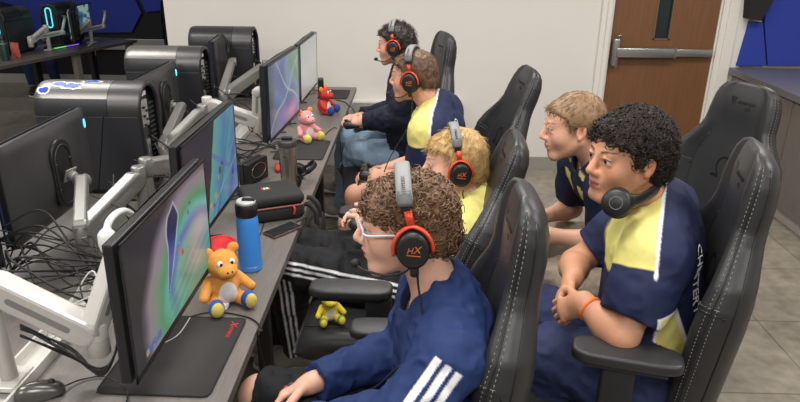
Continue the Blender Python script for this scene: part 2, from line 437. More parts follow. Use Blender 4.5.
ec = MB(); ec.box((2.1, WY-.04, z), (.014, .058, .08), bev=.004); ec.build('end_cap', M_steel, bar)

# ------------------------------------------------------------------ grey cabinet along the right side
CX = 2.6
cb = empty('storage_cabinet', (CX, 4.4, 0), 0, 'long grey woodgrain cabinet with black handles under the blue panels', 'cabinet')
m = MB(); m.box((.3, -.37, .475), (.58, 2.84, .75)); m.build('body', M_cab, cb)
m = MB(); m.box((.29, -.37, .885), (.66, 2.88, .05), bev=.003); m.build('worktop', mat('grey_slate_laminate', S(104, 101, 106), .35, var=.1, stretch=(6, .6, 6)), cb)
m = MB(); m.box((.31, -.37, .05), (.54, 2.82, .1)); m.build('plinth', mat('pale_plinth', S(170, 165, 158), .5), cb)
y1 = 1.05
for i in range(6):
    y0 = y1-.475
    m = MB(); m.box((.0, (y0+y1)/2, .475), (.02, .465, .74), bev=.002); dr = m.build('door', M_cab, cb)
    hy = y0+.07 if i % 2 == 0 else y1-.07
    m = MB(); m.tube([(-.012, hy, .66), (-.04, hy, .66), (-.04, hy, .8), (-.012, hy, .8)], .006, 8); m.cyl((-.011, hy, .66), (-.016, hy, .66), .011); m.cyl((-.011, hy, .8), (-.016, hy, .8), .011); m.build('handle', M_pblack, dr)
    y1 = y0

# ------------------------------------------------------------------ benches of desks
def desk(name, x0, x1, y0, y1, label, edge=True):
    t = empty(name, ((x0+x1)/2, (y0+y1)/2, 0), 0, label, 'desk'); w, l = x1-x0, y1-y0
    MB().box((0, 0, .725), (w-.004, l-.004, .03)).build('tabletop', M_lam, t)
    m = MB(); m.box((w/2-.001, 0, .725), (.002, l, .03)); m.box((-w/2+.001, 0, .725), (.002, l, .03)); m.box((0, l/2-.001, .725), (w, .002, .03)); m.box((0, -l/2+.001, .725), (w, .002, .03)); m.build('edge_band', M_lamd, t)
    n = 3
    for i in range(n+1):
        y = -l/2+.06+(l-.12)*i/n
        for x in (-w/2+.07, w/2-.09): MB().box((x, y, .353), (.05, .05, .706), bev=.004).build('leg', M_psoft, t)
    m = MB(); m.box((0, 0, .69), (.04, l-.2, .04)); m.build('beam', M_psoft, t)
    return t
desk('gaming_desk', -1.0, -.467, .55, 5.28, 'long grey woodgrain desk that the players sit at')
desk('opposite_desk', -1.75, -1.1, .55, 5.28, 'grey woodgrain desk with the big towers, back to back with the players’ desk')
rc = empty('cable_raceway', (-1.05, 2.9, 0), 0, 'pale metal cable raceway running between the two back to back desks', 'cable tray')
m = MB(); m.box((0, 0, .735), (.085, 4.7, .012), bev=.003); m.build('floor_plate', mat('pale_metal', S(206, 203, 196), .4, .2, var=.03), rc)
for x in (-.04, .04): MB().box((x, 0, .75), (.008, 4.7, .035), bev=.002).build('rim', mat('pale_metal_rim', S(214, 211, 204), .35, .2), rc)
for y in (-2.2, 0, 2.2): MB().box((0, y, .365), (.05, .05, .728)).build('leg', M_psoft, rc)

# ------------------------------------------------------------------ daylight-white ceiling lamps
def area(name, loc, sx, sy, power, rot=(0, 0, 0), col=(1, .97, .93)):
    l = bpy.data.lights.new(name, 'AREA'); l.shape = 'RECTANGLE'; l.size = sx; l.size_y = sy; l.energy = power; l.color = col
    o = bpy.data.objects.new(name, l); o.location = loc; o.rotation_euler = rot; COL.objects.link(o); return o
for i, y in enumerate((-.6, 1.5, 3.6)):
    for x in (-2.6, -.1, 2.2): area('ceiling_lamp', (x, y, ZC-.05), 1.2, .6, 39)
area('ceiling_lamp', (-4.6, 6.4, ZC-.05), 1.2, .6, 14)
w = bpy.data.worlds.new('room_light'); scene.world = w; w.use_nodes = True
w.node_tree.nodes['Background'].inputs[0].default_value = (1, .98, .95, 1); w.node_tree.nodes['Background'].inputs[1].default_value = .33
vs = scene.view_settings; vs.view_transform = 'Standard'; vs.look = 'None'; vs.gamma = 1; vs.exposure = -.1; vs.use_curve_mapping = False
scene.display_settings.display_device = 'sRGB'
scene.cycles.max_bounces = 6
# ------------------------------------------------------------------ monitors
M_bezel = mat('monitor_black', S(30, 30, 32), .38, var=.06, vscale=50)
M_back = mat('monitor_back_grey', S(62, 61, 62), .42, .25, var=.05, vscale=30)
M_silver = mat('arm_silver', S(146, 144, 141), .34, .55, var=.04, vscale=50)
M_armw = mat('arm_white', S(196, 193, 187), .35, .1, var=.03, vscale=50)
M_cyan = mat('cyan_led', S(90, 215, 235), .3, emit=1.3)
M_scr = mat('screen_picture', (1, 1, 1), .25, var=.0, attr='col', emit=.62, spec=.3)
_b = M_scr.node_tree.nodes['Principled BSDF']; [M_scr.node_tree.links.remove(l) for l in list(_b.inputs['Base Color'].links)]; _b.inputs['Base Color'].default_value = (.01, .01, .012, 1)
def lerp(a, b, t): return a+(b-a)*t[..., None]
def sm(x, a, b): t = np.clip((x-a)/(b-a), 0, 1); return t*t*(3-2*t)
def ramp(t, stops):
    xs = [s[0] for s in stops]; return np.stack([np.interp(t, xs, [s[1][k] for s in stops]) for k in range(3)], -1)
def N2(u, v, f, seed): 
    P = np.stack([u.ravel()*f, v.ravel()*f, np.full(u.size, .37)], 1); return vnoise(P, seed).reshape(u.shape)
def paint_wave(u, v):           # big green and violet swirl
    x = u+.05*(N2(u, v, 5, 1)-.5); y = v
    q = np.hypot((x-.78)*1.15, (y-.18)*.9)
    t = q+.05*(N2(u, v, 7, 2)-.5)
    c = ramp(t, [(0, A(*S(196, 176, 176))), (.12, A(*S(150, 160, 165))), (.22, A(*S(96, 170, 150))), (.33, A(*S(104, 196, 178))), (.40, A(*S(92, 118, 206))), (.47, A(*S(98, 206, 190))), (.55, A(*S(88, 176, 112))), (.63, A(*S(150, 160, 150))), (.70, A(*S(168, 146, 160))), (.755, A(*S(104, 96, 108))), (.8, A(*S(58, 54, 60))), (1.6, A(*S(50, 46, 50)))])
    low = sm(y, .35, .05)*sm(x, .2, .45); c = lerp(c, A(*S(96, 186, 132))+0*c, low*.6)
    pk = np.exp(-(((x-.85)/.16)**2+((y-.48)/.13)**2)); c = lerp(c, A(*S(236, 196, 190))+0*c, pk*.85)
    # dark violet drop with a pale rim
    a = math.radians(68); dx, dy = (x-.47), (y-.60)*.62; p = dx*math.cos(a)+dy*math.sin(a); w = -dx*math.sin(a)+dy*math.cos(a)
    dr = np.abs(w)/(.055*np.clip((p+.25)/.3, .02, 1))+np.clip(np.abs(p+.02)/.2-.85, 0, 9)*3
    c = lerp(c, A(*S(214, 222, 236))+0*c, sm(dr, 1.35, 1.1)*.8); c = lerp(c, lerp(A(*S(40, 44, 96))+0*c, A(*S(70, 92, 200))+0*c, sm(y, .75, .5)), sm(dr, 1.1, .9))
    for (cx, cy, r, k) in ((.56, .5, .035, (236, 120, 60)), (.60, .45, .03, (200, 80, 50)), (.57, .56, .02, (250, 190, 90)), (.72, .72, .03, (70, 100, 190)), (.75, .78, .02, (60, 80, 170))):
        g = np.hypot((u-cx)*1.7, v-cy)+.02*(N2(u, v, 30, 5)-.5); c = lerp(c, A(*S(*k))+0*c, sm(g, r, r*.6))
    for s in (.12, .3, .48): c = lerp(c, A(*S(206, 226, 214))+0*c, sm(np.abs(y-.55*(x-s)-.02), .008, .002)*sm(x, .3, .5)*.45)
    g = (u > .10)*(u < .27)*(v > .035)*(v < .095)*(N2(u, v, 60, 9) > .36); c = lerp(c, A(*S(70, 110, 210))+0*c, g*.85); c = lerp(c, A(*S(210, 190, 90))+0*c, ((u > .1)*(u < .13)*(v > .035)*(v < .08))*.8)
    return c
def paint_dive(u, v):           # dark left, blue green slopes on the right
    e = .58-.25*(1-v)+.03*(N2(u, v, 6, 3)-.5)
    c = ramp(np.clip((u-e)/.6+.2*(N2(u, v, 6, 4)-.5), 0, 1), [(0, A(*S(120, 186, 150))), (.1, A(*S(90, 180, 190))), (.35, A(*S(70, 140, 190))), (.6, A(*S(80, 170, 190))), (.8, A(*S(86, 110, 190))), (1, A(*S(110, 160, 200)))])
    for (a, b, k, w) in ((1.2, -.55, (150, 214, 206), .012), (-.9, 1.1, (96, 120, 206), .05), (2.4, -1.25, (60, 96, 180), .03), (.5, -.1, (140, 210, 200), .012)):
        c = lerp(c, A(*S(*k))+0*c, sm(np.abs(v-a*u-b), w, w*.4)*.7)
    c = lerp(c, A(*S(54, 48, 56))+0*c, sm(u, e, e-.02))
    for (cx, cy, r, k) in ((.62, .42, .05, (110, 84, 50)), (.58, .37, .03, (200, 190, 80)), (.67, .47, .03, (60, 50, 60)), (.5, .2, .06, (190, 190, 60)), (.46, .12, .04, (120, 90, 200)), (.9, .25, .05, (50, 60, 190)), (.4, .16, .03, (220, 200, 80))):
        g = np.hypot((u-cx)*1.7, v-cy)+.04*(N2(u, v, 30, 5)-.5); c = lerp(c, A(*S(*k))+0*c, sm(g, r, r*.6))
    return c
def paint_ribbon(u, v):         # violet and green ribbons with a pink floor
    t = .5+.3*np.sin(5*u+3*v+2*N2(u, v, 4, 6))+.4*(N2(u, v, 5, 7)-.5)
    c = ramp(t, [(0, A(*S(58, 84, 110))), (.3, A(*S(86, 108, 190))), (.5, A(*S(120, 150, 190))), (.7, A(*S(96, 160, 120))), (1, A(*S(150, 176, 170)))])
    c = lerp(c, A(*S(66, 90, 84))+0*c, sm(u, .3, .0)*.9); c = lerp(c, A(*S(160, 130, 190))+0*c, sm(v, .45, .1)*.6)
    c = lerp(c, A(*S(236, 150, 190))+0*c, np.exp(-(((u-.72)/.2)**2+((v-.13)/.1)**2)))
    for (a, b) in ((.8, .05), (-1.1, 1.2)): c = lerp(c, A(*S(170, 206, 190))+0*c, sm(np.abs(v-a*u-b-.06*np.sin(9*u)), .03, .01)*.8)
    return c
def paint_pale(u, v): return ramp(v+.1*(N2(u, v, 5, 8)-.5), [(0, A(*S(186, 188, 184))), (.5, A(*S(206, 207, 202))), (1, A(*S(190, 192, 190)))])
def paint_map(u, v):
    c = ramp(N2(u, v, 7, 10), [(0, A(*S(30, 60, 90))), (.45, A(*S(60, 120, 160))), (.55, A(*S(170, 200, 190))), (.7, A(*S(120, 190, 180))), (1, A(*S(220, 190, 120)))])
    o = (u < .12)+(u > .82)+(v < .25); c = lerp(c, A(*S(36, 48, 84))+0*c, (o > 0)*1.); c = lerp(c, A(*S(150, 200, 230))+0*c, ((v > .05)*(v < .1))*.9); return c
def screen_mesh(name, w, h, paint, parent, x=.0, n=150):
    ny = int(n*h/w); U, V = np.meshgrid(np.linspace(0, 1, n), np.linspace(0, 1, ny)); c = np.clip(paint(U, V), 0, 1).reshape(-1, 3); c = c*.82+c.mean(1, keepdims=True)*.18
    P = np.stack([np.full(U.size, x), (U.ravel()-.5)*w, (V.ravel()-.5)*h], 1)
    i, j = np.meshgrid(np.arange(ny-1), np.arange(n-1), indexing='ij'); a = (i*n+j).ravel(); Q = np.stack([a, a+1, a+n+1, a+n], 1)
    return fmesh(name, P, Q, M_scr, parent, c)
def monitor(c, yaw, tilt, label, paint, w=.614, h=.362, group=None, n=150, cat='monitor', lit=False):
    """screen faces local +X"""
    t = empty('gaming_monitor', c, yaw, label, cat, group); t.rotation_euler = (0, tilt, yaw)
    m = MB(); m.box((-.012, 0, 0), (.024, w, h), bev=.004); m.build('bezel', M_bezel, t)
    m = MB(); m.box((.0125, 0, h/2-.004), (.003, w, .008)); m.box((.0125, 0, -h/2+.009), (.003, w, .018)); m.box((.0125, w/2-.004, 0), (.003, .008, h)); m.box((.0125, -w/2+.004, 0), (.003, .008, h)); m.build('bezel_rim', M_bezel, t)
    screen_mesh('screen', w-.016, h-.026, paint, t, .0128, n).location = (0, 0, .005)
    # domed back shell
    G = []
    for i in range(25):
        z = -1+2*i/24; row = []
        for j in range(33):
            y = -1+2*j/32; e = min(1, (1-abs(y))*9)*min(1, (1-abs(z))*7)
            b = math.exp(-((y*w/2/.17)**2+(z*h/2/.15)**2)**1.6)
            row.append(Vector((-.024-.012*math.sqrt(max(e, 0))-.03*b, y*w/2*.995, z*h/2*.995)))
        G.append(row)
    m = MB(); m.grid(G); bk = m.build('back_shell', M_back, t)
    m = MB()
    st = [(.072*math.cos(a), .072*math.sin(a)+(.065 if 0 <= a < PI else -.065)) for a in np.linspace(0, 2*PI, 40, endpoint=False)]
    m.prism(st, .012, (-.06, 0, -.005), (0, 1, 0), (0, 0, 1), (-1, 0, 0), bev=.003)
    m.build('mount_recess', M_pblack, bk)
    m = MB(); m.tube([(-.074, p[0]*.8, p[1]*.85-.005) for p in st], .0025, 6, closed=True); m.build('recess_ring', M_back, bk)
    for y in (-.05, .05):
        for z in (-.05, .05): MB().cyl((-.07, y, z-.005), (-.077, y, z-.005), .006, 10).build('bolt', M_pblack, bk)
    if lit: m = MB(); m.ell((-.036, -w/2+.03, h/2-.06), (.004, .008, .02)); m.build('logo_light', M_cyan, bk)
    return t
mon1 = monitor((-.648, 1.578, 1.05), .0, .02, 'large monitor nearest the camera, showing a green and violet swirl', paint_wave, n=230, group='monitors facing the players')
mon2 = monitor((-.715, 2.19, 1.085), .0, .02, 'monitor behind the blue bottle, half its screen dark and half blue green', paint_dive, n=170, group='monitors facing the players')
mon3 = monitor((-.662, 3.28, 1.135), -.06, .02, 'monitor behind the pink soft toy, showing violet and green ribbons', paint_ribbon, group='monitors facing the players')
mon4 = monitor((-.70, 4.31, 1.08), -.02, .02, 'monitor with a pale grey screen at the far end of the desk', paint_pale, n=60, group='monitors facing the players')
monA = monitor((-1.41, 2.37, 1.005), PI, .0, 'black monitor seen from behind at the left picture edge, in front of the nearest tower', paint_map, n=40, lit=True, group='monitors with their backs to the players')
monB = monitor((-1.41, 3.50, 1.005), PI, .0, 'monitor seen from behind between the first and the second tower', paint_map, n=40, lit=True, group='monitors with their backs to the players')
monC = monitor((-1.41, 4.80, 1.02), PI+.1, .0, 'smallest looking monitor seen from behind, in front of the farthest tower', paint_map, n=40, lit=True, group='monitors with their backs to the players')

# ------------------------------------------------------------------ monitor arms
def beam(mb, a, b, w, h, mi=0):
    """slotted gas spring beam with rounded ends"""
    a = Vector(a); b = Vector(b); d = b-a; L = d.length; x = d.normalized(); s = Vector((0, 0, 1)).cross(x)
    if s.length < .1: s = Vector((0, 1, 0))
    s.normalize(); u = x.cross(s); n = 8
    poly = [(-h/2*math.sin(t)*1.0, h/2*math.cos(t)) for t in np.linspace(0, PI, n)]+[(L+h/2*math.sin(t), -h/2*math.cos(t)) for t in np.linspace(0, PI, n)]
    mb.prism(poly, w, a-s*w/2, x, u, s, bev=w*.16, mi=mi)
    for sg in (-1, 1):
        pl = [(L*.2-h*.12*math.sin(t), h*.12*math.cos(t)) for t in np.linspace(0, PI, 6)]+[(L*.85+h*.12*math.sin(t), -h*.12*math.cos(t)) for t in np.linspace(0, PI, 6)]
        mb.prism(pl, .002, a+s*(sg*w/2-(.001)), x, u, s, mi=1)
M_slot = mat('arm_slot_grey', S(138, 137, 134), .45, .3)
def arm(base, e0, e1, w, vesa, label, bw=.056, bh=.07, m=None, zb=.741):
    """pole at base, gas spring beam from e0 to e1, riser e1 > w, head w > vesa"""
    m = m or M_silver; base, e0, e1, w, vesa = [Vector(x) for x in (base, e0, e1, w, vesa)]
    t = empty('monitor_arm', (base.x, base.y, zb), 0, label, 'monitor arm', 'silver monitor arms'); o = Vector((base.x, base.y, zb))
    L = lambda v: Vector(v)-o
    k = MB(); k.cyl(L((base.x, base.y, zb+.012)), L((base.x, base.y, e0.z+.03)), .021, 24, .003); k.cyl(L((base.x, base.y, e0.z-.035)), L((base.x, base.y, e0.z-.025)), .024, 24, .002); k.build('pole', m, t)
    k = MB(); k.box((0, 0, .008), (.075, .1, .014), bev=.003); k.build('clamp', m, t)
    k = MB(); k.cyl(L(e0-Vector((0, 0, .035))), L(e0+Vector((0, 0, .04))), .026, 24, .004)
    beam(k, L(e0.lerp(e1, .1)), L(e0.lerp(e1, .9)), bw, bh); k.build('spring_beam', [m, M_slot], t)
    k = MB(); k.cyl(L(e1-Vector((0, 0, .055))), L(e1+Vector((0, 0, .035))), .027, 28, .003); k.cyl(L(e1-Vector((0, 0, .006))), L(e1-Vector((0, 0, .003))), .0275, 28); k.build('elbow_joint', m, t)
    k = MB(); beam(k, L(e1+Vector((0, 0, .03))), L(w), bw*.8, bh*.75); rs = k.build('riser', [m, M_slot], t)
    d = vesa-w; d.normalize()
    k = MB(); sd = d.cross(Vector((0, 0, 1))).normalized(); k.cyl(L(w-sd*.028), L(w+sd*.028), .024, 24, .004); k.cyl(L(w), L(w+(vesa-w)*.85), .014, 16); k.cyl(L(w-sd*.0285), L(w-sd*.031), .012, 16); hd = k.build('tilt_head', m, t)
    k = MB(); q = d.to_track_quat('X', 'Z').to_matrix(); k.box(L(vesa-d*.006), (.006, .055, .055), q, bev=.002); k.cyl(L(vesa-d*.004), L(vesa-d*.03), .02, 16, .003); k.build('mount_plate', M_slot, hd)
    return t
VB = lambda mo, s=1: Vector(mo.location)+Vector((-.086 if s > 0 else .086, 0, -.005))
pA = at_x(139, 176, -1.05)
arm(pA, pA, at_x(82, 234, -1.14), at_x(82, 181, -1.27), VB(monA, -1), 'silver monitor arm holding the rear facing monitor at the left edge', zb=.758)
pA2 = A(-1.05, pA[1]+.075, pA[2]+.01)
arm(pA2, pA2, A(-.93, 2.68, .96), A(-.86, 2.33, 1.04), VB(mon2), 'silver monitor arm rising behind the monitor with the blue green screen', zb=.758)
p1 = at_x(-14, 282, -1.05)
arm(p1, p1, at_x(97, 335, -.79), at_x(117, 258, -.755), VB(mon1), 'pale monitor arm in the lower left corner carrying the nearest monitor', .06, .075, M_armw, zb=.758)
pB = at_x(203, 112, -1.05)
arm(pB, pB, at_x(164, 152, -1.18), at_x(181, 107, -1.27), VB(monB, -1), 'silver monitor arm holding the rear facing monitor between two towers', zb=.758)
pB2 = A(-1.05, pB[1]+.08, pB[2]+.02)
arm(pB2, pB2, at_x(258, 122, -.80), at_x(258, 92, -.79), VB(mon3), 'pale monitor arm reaching right to the monitor with violet ribbons', .055, .07, M_armw, zb=.758)
pC = at_x(266, 66, -1.05)
arm(pC, pC, at_x(223, 97, -1.17), at_x(232, 62, -1.28), VB(monC, -1), 'silver monitor arm holding the farthest rear facing monitor', zb=.758)
pD = A(-1.05, pC[1]+.09, pC[2]-.02)
arm(pD, pD, A(-.92, 4.62, .98), A(-.83, 4.35, 1.03), VB(mon4), 'silver monitor arm behind the pale screen at the end of the desk', zb=.758)
# white cable cover hanging at the near arm
pw = [at_x(x, y, -.80) for x, y in ((118, 254), (109, 246), (107, 232), (109, 222), (116, 214), (124, 211), (131, 214))]
m = MB(); m.tube([p for p in spline(pw, 6)], [.022, .024]+[.024]*10+[.02, .016]+[.010]*23, 14, flat=(1, 1.)); m.build('cable_cover', mat('white_gloss_plastic', S(232, 232, 228), .2), label='glossy white curved cable cover hanging beside the nearest monitor arm', cat='cable cover', off=pw[2])

# ------------------------------------------------------------------ computer towers with silver domed shells
M_tside = mat('tower_side_dark', S(40, 41, 45), .45, var=.06, vscale=30)
M_tsil = mat('tower_silver', S(122, 120, 118), .36, .7, var=.05, vscale=20)
M_tsil2 = mat('tower_dark_silver', S(88, 87, 87), .36, .7, var=.05, vscale=20)
def tower(c, label, L=.52, W=.235, H=.5, shell=None, stick=False, rz=0, led=False, group='large computer towers on the desk'):
    t = empty('computer_tower', c, rz, label, 'computer tower', group); r = W/2
    def sec(x, k=1., part='all'):
        pts = []
        if True:
            for a in np.linspace(*((.50, PI-.50) if part == 'top' else (-.18, PI+.18)), 25): pts.append((r*k*math.cos(a), H-r+(r*k)*math.sin(a)*1.0))
        return pts
    # domed silver top, rounding over at the front
    G = []
    for x, k in ((-L/2+.004, .80), (-L/2, .86), (-L/2+.002, .93), (-L/2+.012, .975), (-L/2+.04, 1.), (-L/2+.1, 1.), (L/2-.14, 1.)):
        G.append([Vector((x, y, z)) for y, z in sec(x, k, 'top')])
    m = MB(); m.grid(G); m.build('top_shell', shell or M_tsil, t)
    for sg in (-1, 1): m = MB(); m.grid([[Vector((x, sg*r*k*math.cos(a), H-r+r*k*math.sin(a))) for a in np.linspace(-.18, .50, 8)] for x, k in ((-L/2+.004, .80), (-L/2, .86), (-L/2+.002, .93), (-L/2+.012, .975), (-L/2+.04, 1.), (-L/2+.1, 1.), (L/2-.14, 1.))]); m.build('shoulder_shell', M_tside, t)
    G = [[Vector((x, y, z)) for y, z in sec(x, 1.0)] for x in (L/2-.138, L/2-.02, L/2)]
    m = MB(); m.grid(G); m.build('rear_shell', M_tsil2, t)
    G = [[Vector((x, y*.999, z)) for y, z in sec(x, .985)] for x in (-L/2+.03, L/2-.03)]
    # side panels: slanted seam at the rear as on the machine
    for s in (-1, 1):
        y = s*r*.985; zt = H-r-.02
        m = MB(); m.prism([(-L/2+.01, .02), (L/2-.235, .02), (L/2-.16, zt), (-L/2+.01, zt)], .012, (0, y-.006, 0), (1, 0, 0), (0, 0, 1), (0, 1, 0), bev=.002)
        m.prism([(L/2-.232, .02), (L/2-.002, .02), (L/2-.002, zt), (L/2-.157, zt)], .010, (0, y-.005, 0), (1, 0, 0), (0, 0, 1), (0, 1, 0), bev=.002)
        m.build('side_panel', M_tside, t)
    m = MB(); m.box((0, 0, .02), (L-.03, W-.03, .04), bev=.006); m.box((0, 0, .205), (L-.06, W-.03, .36)); m.box((-L/2+.02, 0, .22), (.03, W*.84, .42), bev=.01); m.build('body', M_psoft, t)
    for y in (-r*.6, r*.6): MB().box((0, y, -.0), (L*.8, .03, .012)).build('foot', M_pblack, t)
    # oval rear vent with ports
    ov = [((r-.012)*math.cos(a), (H/2)+(.0 if 0 else 0)+((H/2-r) if math.sin(a) >= 0 else -(H/2-r))+(r-.012)*math.sin(a)) for a in np.linspace(0, 2*PI, 48, endpoint=False)]
    m = MB(); m.tube([(L/2-.004, y, z) for y, z in ov], .012, 8, closed=True); rv = m.build('rear_rim', M_pblack, t)
    m = MB(); m.prism(ov, .01, (L/2-.035, 0, 0), (0, 1, 0), (0, 0, 1), (1, 0, 0)); m.build('rear_plate', M_pblack, rv)
    m = MB()
    for i in range(16):
        z = .06+i*.022; m.box((L/2-.018, .055, z), (.014, .055, .007))
    m.build('vent_slats', M_psoft, rv)
    m = MB(); m.box((L/2-.018, -.03, H-.14), (.02, .075, .12), bev=.003); m.build('port_panel', M_alu, rv)
    m = MB()
    for i in range(5): m.box((L/2-.006, -.045+.03*(i % 2), H-.19+.02*i), (.012, .016, .009))
    m.build('ports', M_pblack, rv)
    m = MB(); m.box((L/2-.015, -.035, .16), (.02, .04, .16), bev=.003); m.build('expansion_bracket', M_steel, rv)
    m = MB(); m.box((L/2-.013, -.03, H-.052), (.012, .07, .02), bev=.003, rot=None); m.build('sticker_plate', M_armw, rv)
    if led:
        m = MB(); pts = [(-L/2-.004, .03*math.cos(a), .3+(.07 if math.sin(a) >= 0 else -.07)+.03*math.sin(a)) for a in np.linspace(0, 2*PI, 28, endpoint=False)]
        m.tube(pts, .006, 6, closed=True); m.build('light_ring', M_cyan, t)
    if stick:
        Wm = mat('white_vinyl', S(236, 236, 240), .4); Bm = mat('blue_vinyl', S(34, 66, 190), .4)
        def dec(pl, off, mt, nm):
            V = []
            for u, v in pl:                       # u along x, v angle over the dome
                a = v; V.append(Vector((u, (r+off)*math.cos(a), H-r+(r+off)*math.sin(a))))
            k = MB(); k.add(V, [tuple(range(len(V)))], False); return k.build(nm, mt, t)
        a0 = PI*1.0-.35
        def blob(cx, ca, rx, ra, seed):
            q = random.Random(seed); return [(cx+rx*math.cos(i/18*2*PI)*(1+.3*q.uniform(-1, 1)), ca+ra*math.sin(i/18*2*PI)*(1+.3*q.uniform(-1, 1))) for i in range(18)]
        for cx, ca, rx, ra, sd in ((-.13, 4.25-PI+PI/2*.55, .045, .2, 1), (-.07, 2.05, .05, .22, 2), (-.19, 2.3, .03, .2, 3), (-.0, 1.75, .05, .1, 5)):
            dec(blob(cx, ca, rx, ra, sd), .0012, Wm, 'sticker'); dec([(cx+(u-cx)*.72, ca+(v-ca)*.66) for u, v in blob(cx, ca, rx, ra, sd)], .0022, Bm, 'sticker_print')
    return t
TZ = .748
T1 = tower((-1.445, 2.93, TZ), 'big silver topped computer tower with blue and white stickers on its dome', stick=True, L=.47)
tower((-1.49, 3.98, TZ), 'second silver topped computer tower, behind the middle rear facing monitor', L=.45)
tower((-1.42, 4.95, TZ), 'farthest silver topped computer tower, against the white wall', L=.46, shell=mat('tower_charcoal', S(66, 66, 67), .36, .6))
tower((-1.67, 1.92, TZ), 'computer tower cut by the left picture edge, only its ribbed rear vent showing', L=.5)
# ------------------------------------------------------------------ things on the players' desk
DZ = .741
M_pad = mat('pad_cloth', S(44, 42, 41), .85, var=.12, vscale=20, bump=.1, bscale=500)
M_padedge = mat('pad_edge', S(26, 26, 26), .8)
M_red = mat('red_ink', S(206, 44, 44), .5)
def pad(c, w, l, rz, label, logo=False):
    t = empty('mouse_pad', c, rz, label, 'mouse pad', 'black mouse pads')
    m = MB(); m.box((0, 0, .002), (w-.004, l-.004, .004)); m.build('cloth', M_pad, t)
    m = MB(); R = .02; pts = []
    for cx, cy, a0 in ((w/2-R, l/2-R, 0), (-w/2+R, l/2-R, PI/2), (-w/2+R, -l/2+R, PI), (w/2-R, -l/2+R, 1.5*PI)):
        pts += [(cx+R*math.cos(a0+a), cy+R*math.sin(a0+a), .0025) for a in np.linspace(0, PI/2, 5)]
    m.tube(pts, .003, 6, closed=True); m.build('stitched_edge', M_padedge, t)
    if logo:
        m = MB(); text(m, 'HYPERX', (w/2-.032, l/2-.075, .0045), (0, -1, 0), (1, 0, 0), .017, .0003, .2); text(m, 'X', (w/2-.03, l/2-.032, .0045), (0, -1, 0), (1, 0, 0), .034, .0003, .4); m.build('logo', M_red, t)
    return t
pad((-.665, 1.585, DZ), .30, .38, -.02, 'black mouse pad with a red logo under the nearest monitor', True)
pad((-.625, 3.56, DZ), .27, .36, 0, 'black mouse pad that the pink soft toy sits on')
pad((-.615, 5.0, DZ), .22, .3, 0, 'black mouse pad at the far end of the desk near the wall')
# mouse
mt = empty('computer_mouse', (-.955, 1.385, DZ), .5, 'shiny grey computer mouse in the lower left corner', 'computer mouse')
G = []
for i in range(15):
    a = PI*i/14; x = -.058*math.cos(a); k = math.sin(a)**.6
    G.append([Vector((x, .034*k*math.cos(b)*(1-.12*math.sin(a)), .002+.04*k*(1-.25*(x/.058))*abs(math.sin(b))**.8)) for b in np.linspace(0, PI, 13)])
m = MB(); m.grid(G); m.build('shell', mat('mouse_grey', S(104, 102, 100), .25, .6), mt)
m = MB(); m.box((0, 0, .002), (.1, .056, .004), bev=.001); m.build('base', M_pblack, mt)
m = MB(); m.cyl((.03, -.004, .032), (.03, .004, .032), .009, 14); m.build('scroll_wheel', M_pblack, mt)
m = MB(); m.tube(spline([(.055, 0, .01), (.1, .02, .004), (.16, -.0, .004), (.2, -.1, .004), (.16, -.22, .004)], 6), .0022, 6); m.build('cord', M_pblack, mt)

# blue bottle
def rev(name, prof, m, parent, n=36): return MB().lathe(prof, n=n).build(name, m, parent, sharp=40)
t = empty('water_bottle', (-.578, 2.115, DZ), 0, 'matte blue water bottle with a black lid', 'water bottle')
rev('body', [(.036, 0), (.0405, .004), (.041, .02), (.0405, .12), (.038, .18), (.0365, .205), (.035, .21)], mat('blue_paint', S(60, 138, 222), .4, var=.03), t)
rev('lid', [(.0365, .209), (.0385, .213), (.0385, .246), (.036, .252), (.026, .254)], M_pblack, t)
rev('lid_ring', [(.032, .253), (.034, .256), (.034, .262), (.03, .266), (.012, .266)], mat('pale_grey_plastic', S(196, 198, 198), .3), t)
m = MB(); m.box((.01, 0, .268), (.045, .02, .01), bev=.003); m.build('spout_flap', M_pblack, t)
bs = MB(); V = text_polys('Contigo', .013, .0002)
off = [Vector((.0412*math.sin(v.x/.0412+.35), -.0412*math.cos(v.x/.0412+.35), .022+v.y)) for v in V[0]]; bs.add(off, V[1], False); bs.build('lettering', mat('white_print', S(230, 236, 240), .5), t)
# steel tumbler
t = empty('steel_tumbler', (-.585, 2.93, DZ), 0, 'stainless steel tumbler with a dark lid', 'tumbler')
rev('body', [(.034, 0), (.037, .004), (.0385, .05), (.042, .17), (.0425, .215)], mat('tumbler_steel', S(176, 170, 160), .26, .9, var=.06, vscale=30), t)
rev('lid', [(.0425, .214), (.044, .218), (.044, .238), (.04, .244), (.03, .245)], mat('lid_grey', S(74, 72, 70), .3, .3), t)
m = MB(); m.box((0, 0, .252), (.05, .022, .014), bev=.004); m.build('slider', M_pblack, t)
m = MB(); m.tube([(.0425*math.sin(x), -.0425*math.cos(x), .178+.006*math.sin(9*x)) for x in np.linspace(-.38, -.02, 9)], [.001, .002, .0032, .004, .0034, .0028, .0032, .002, .001], 6); m.build('emblem', M_pblack, t)
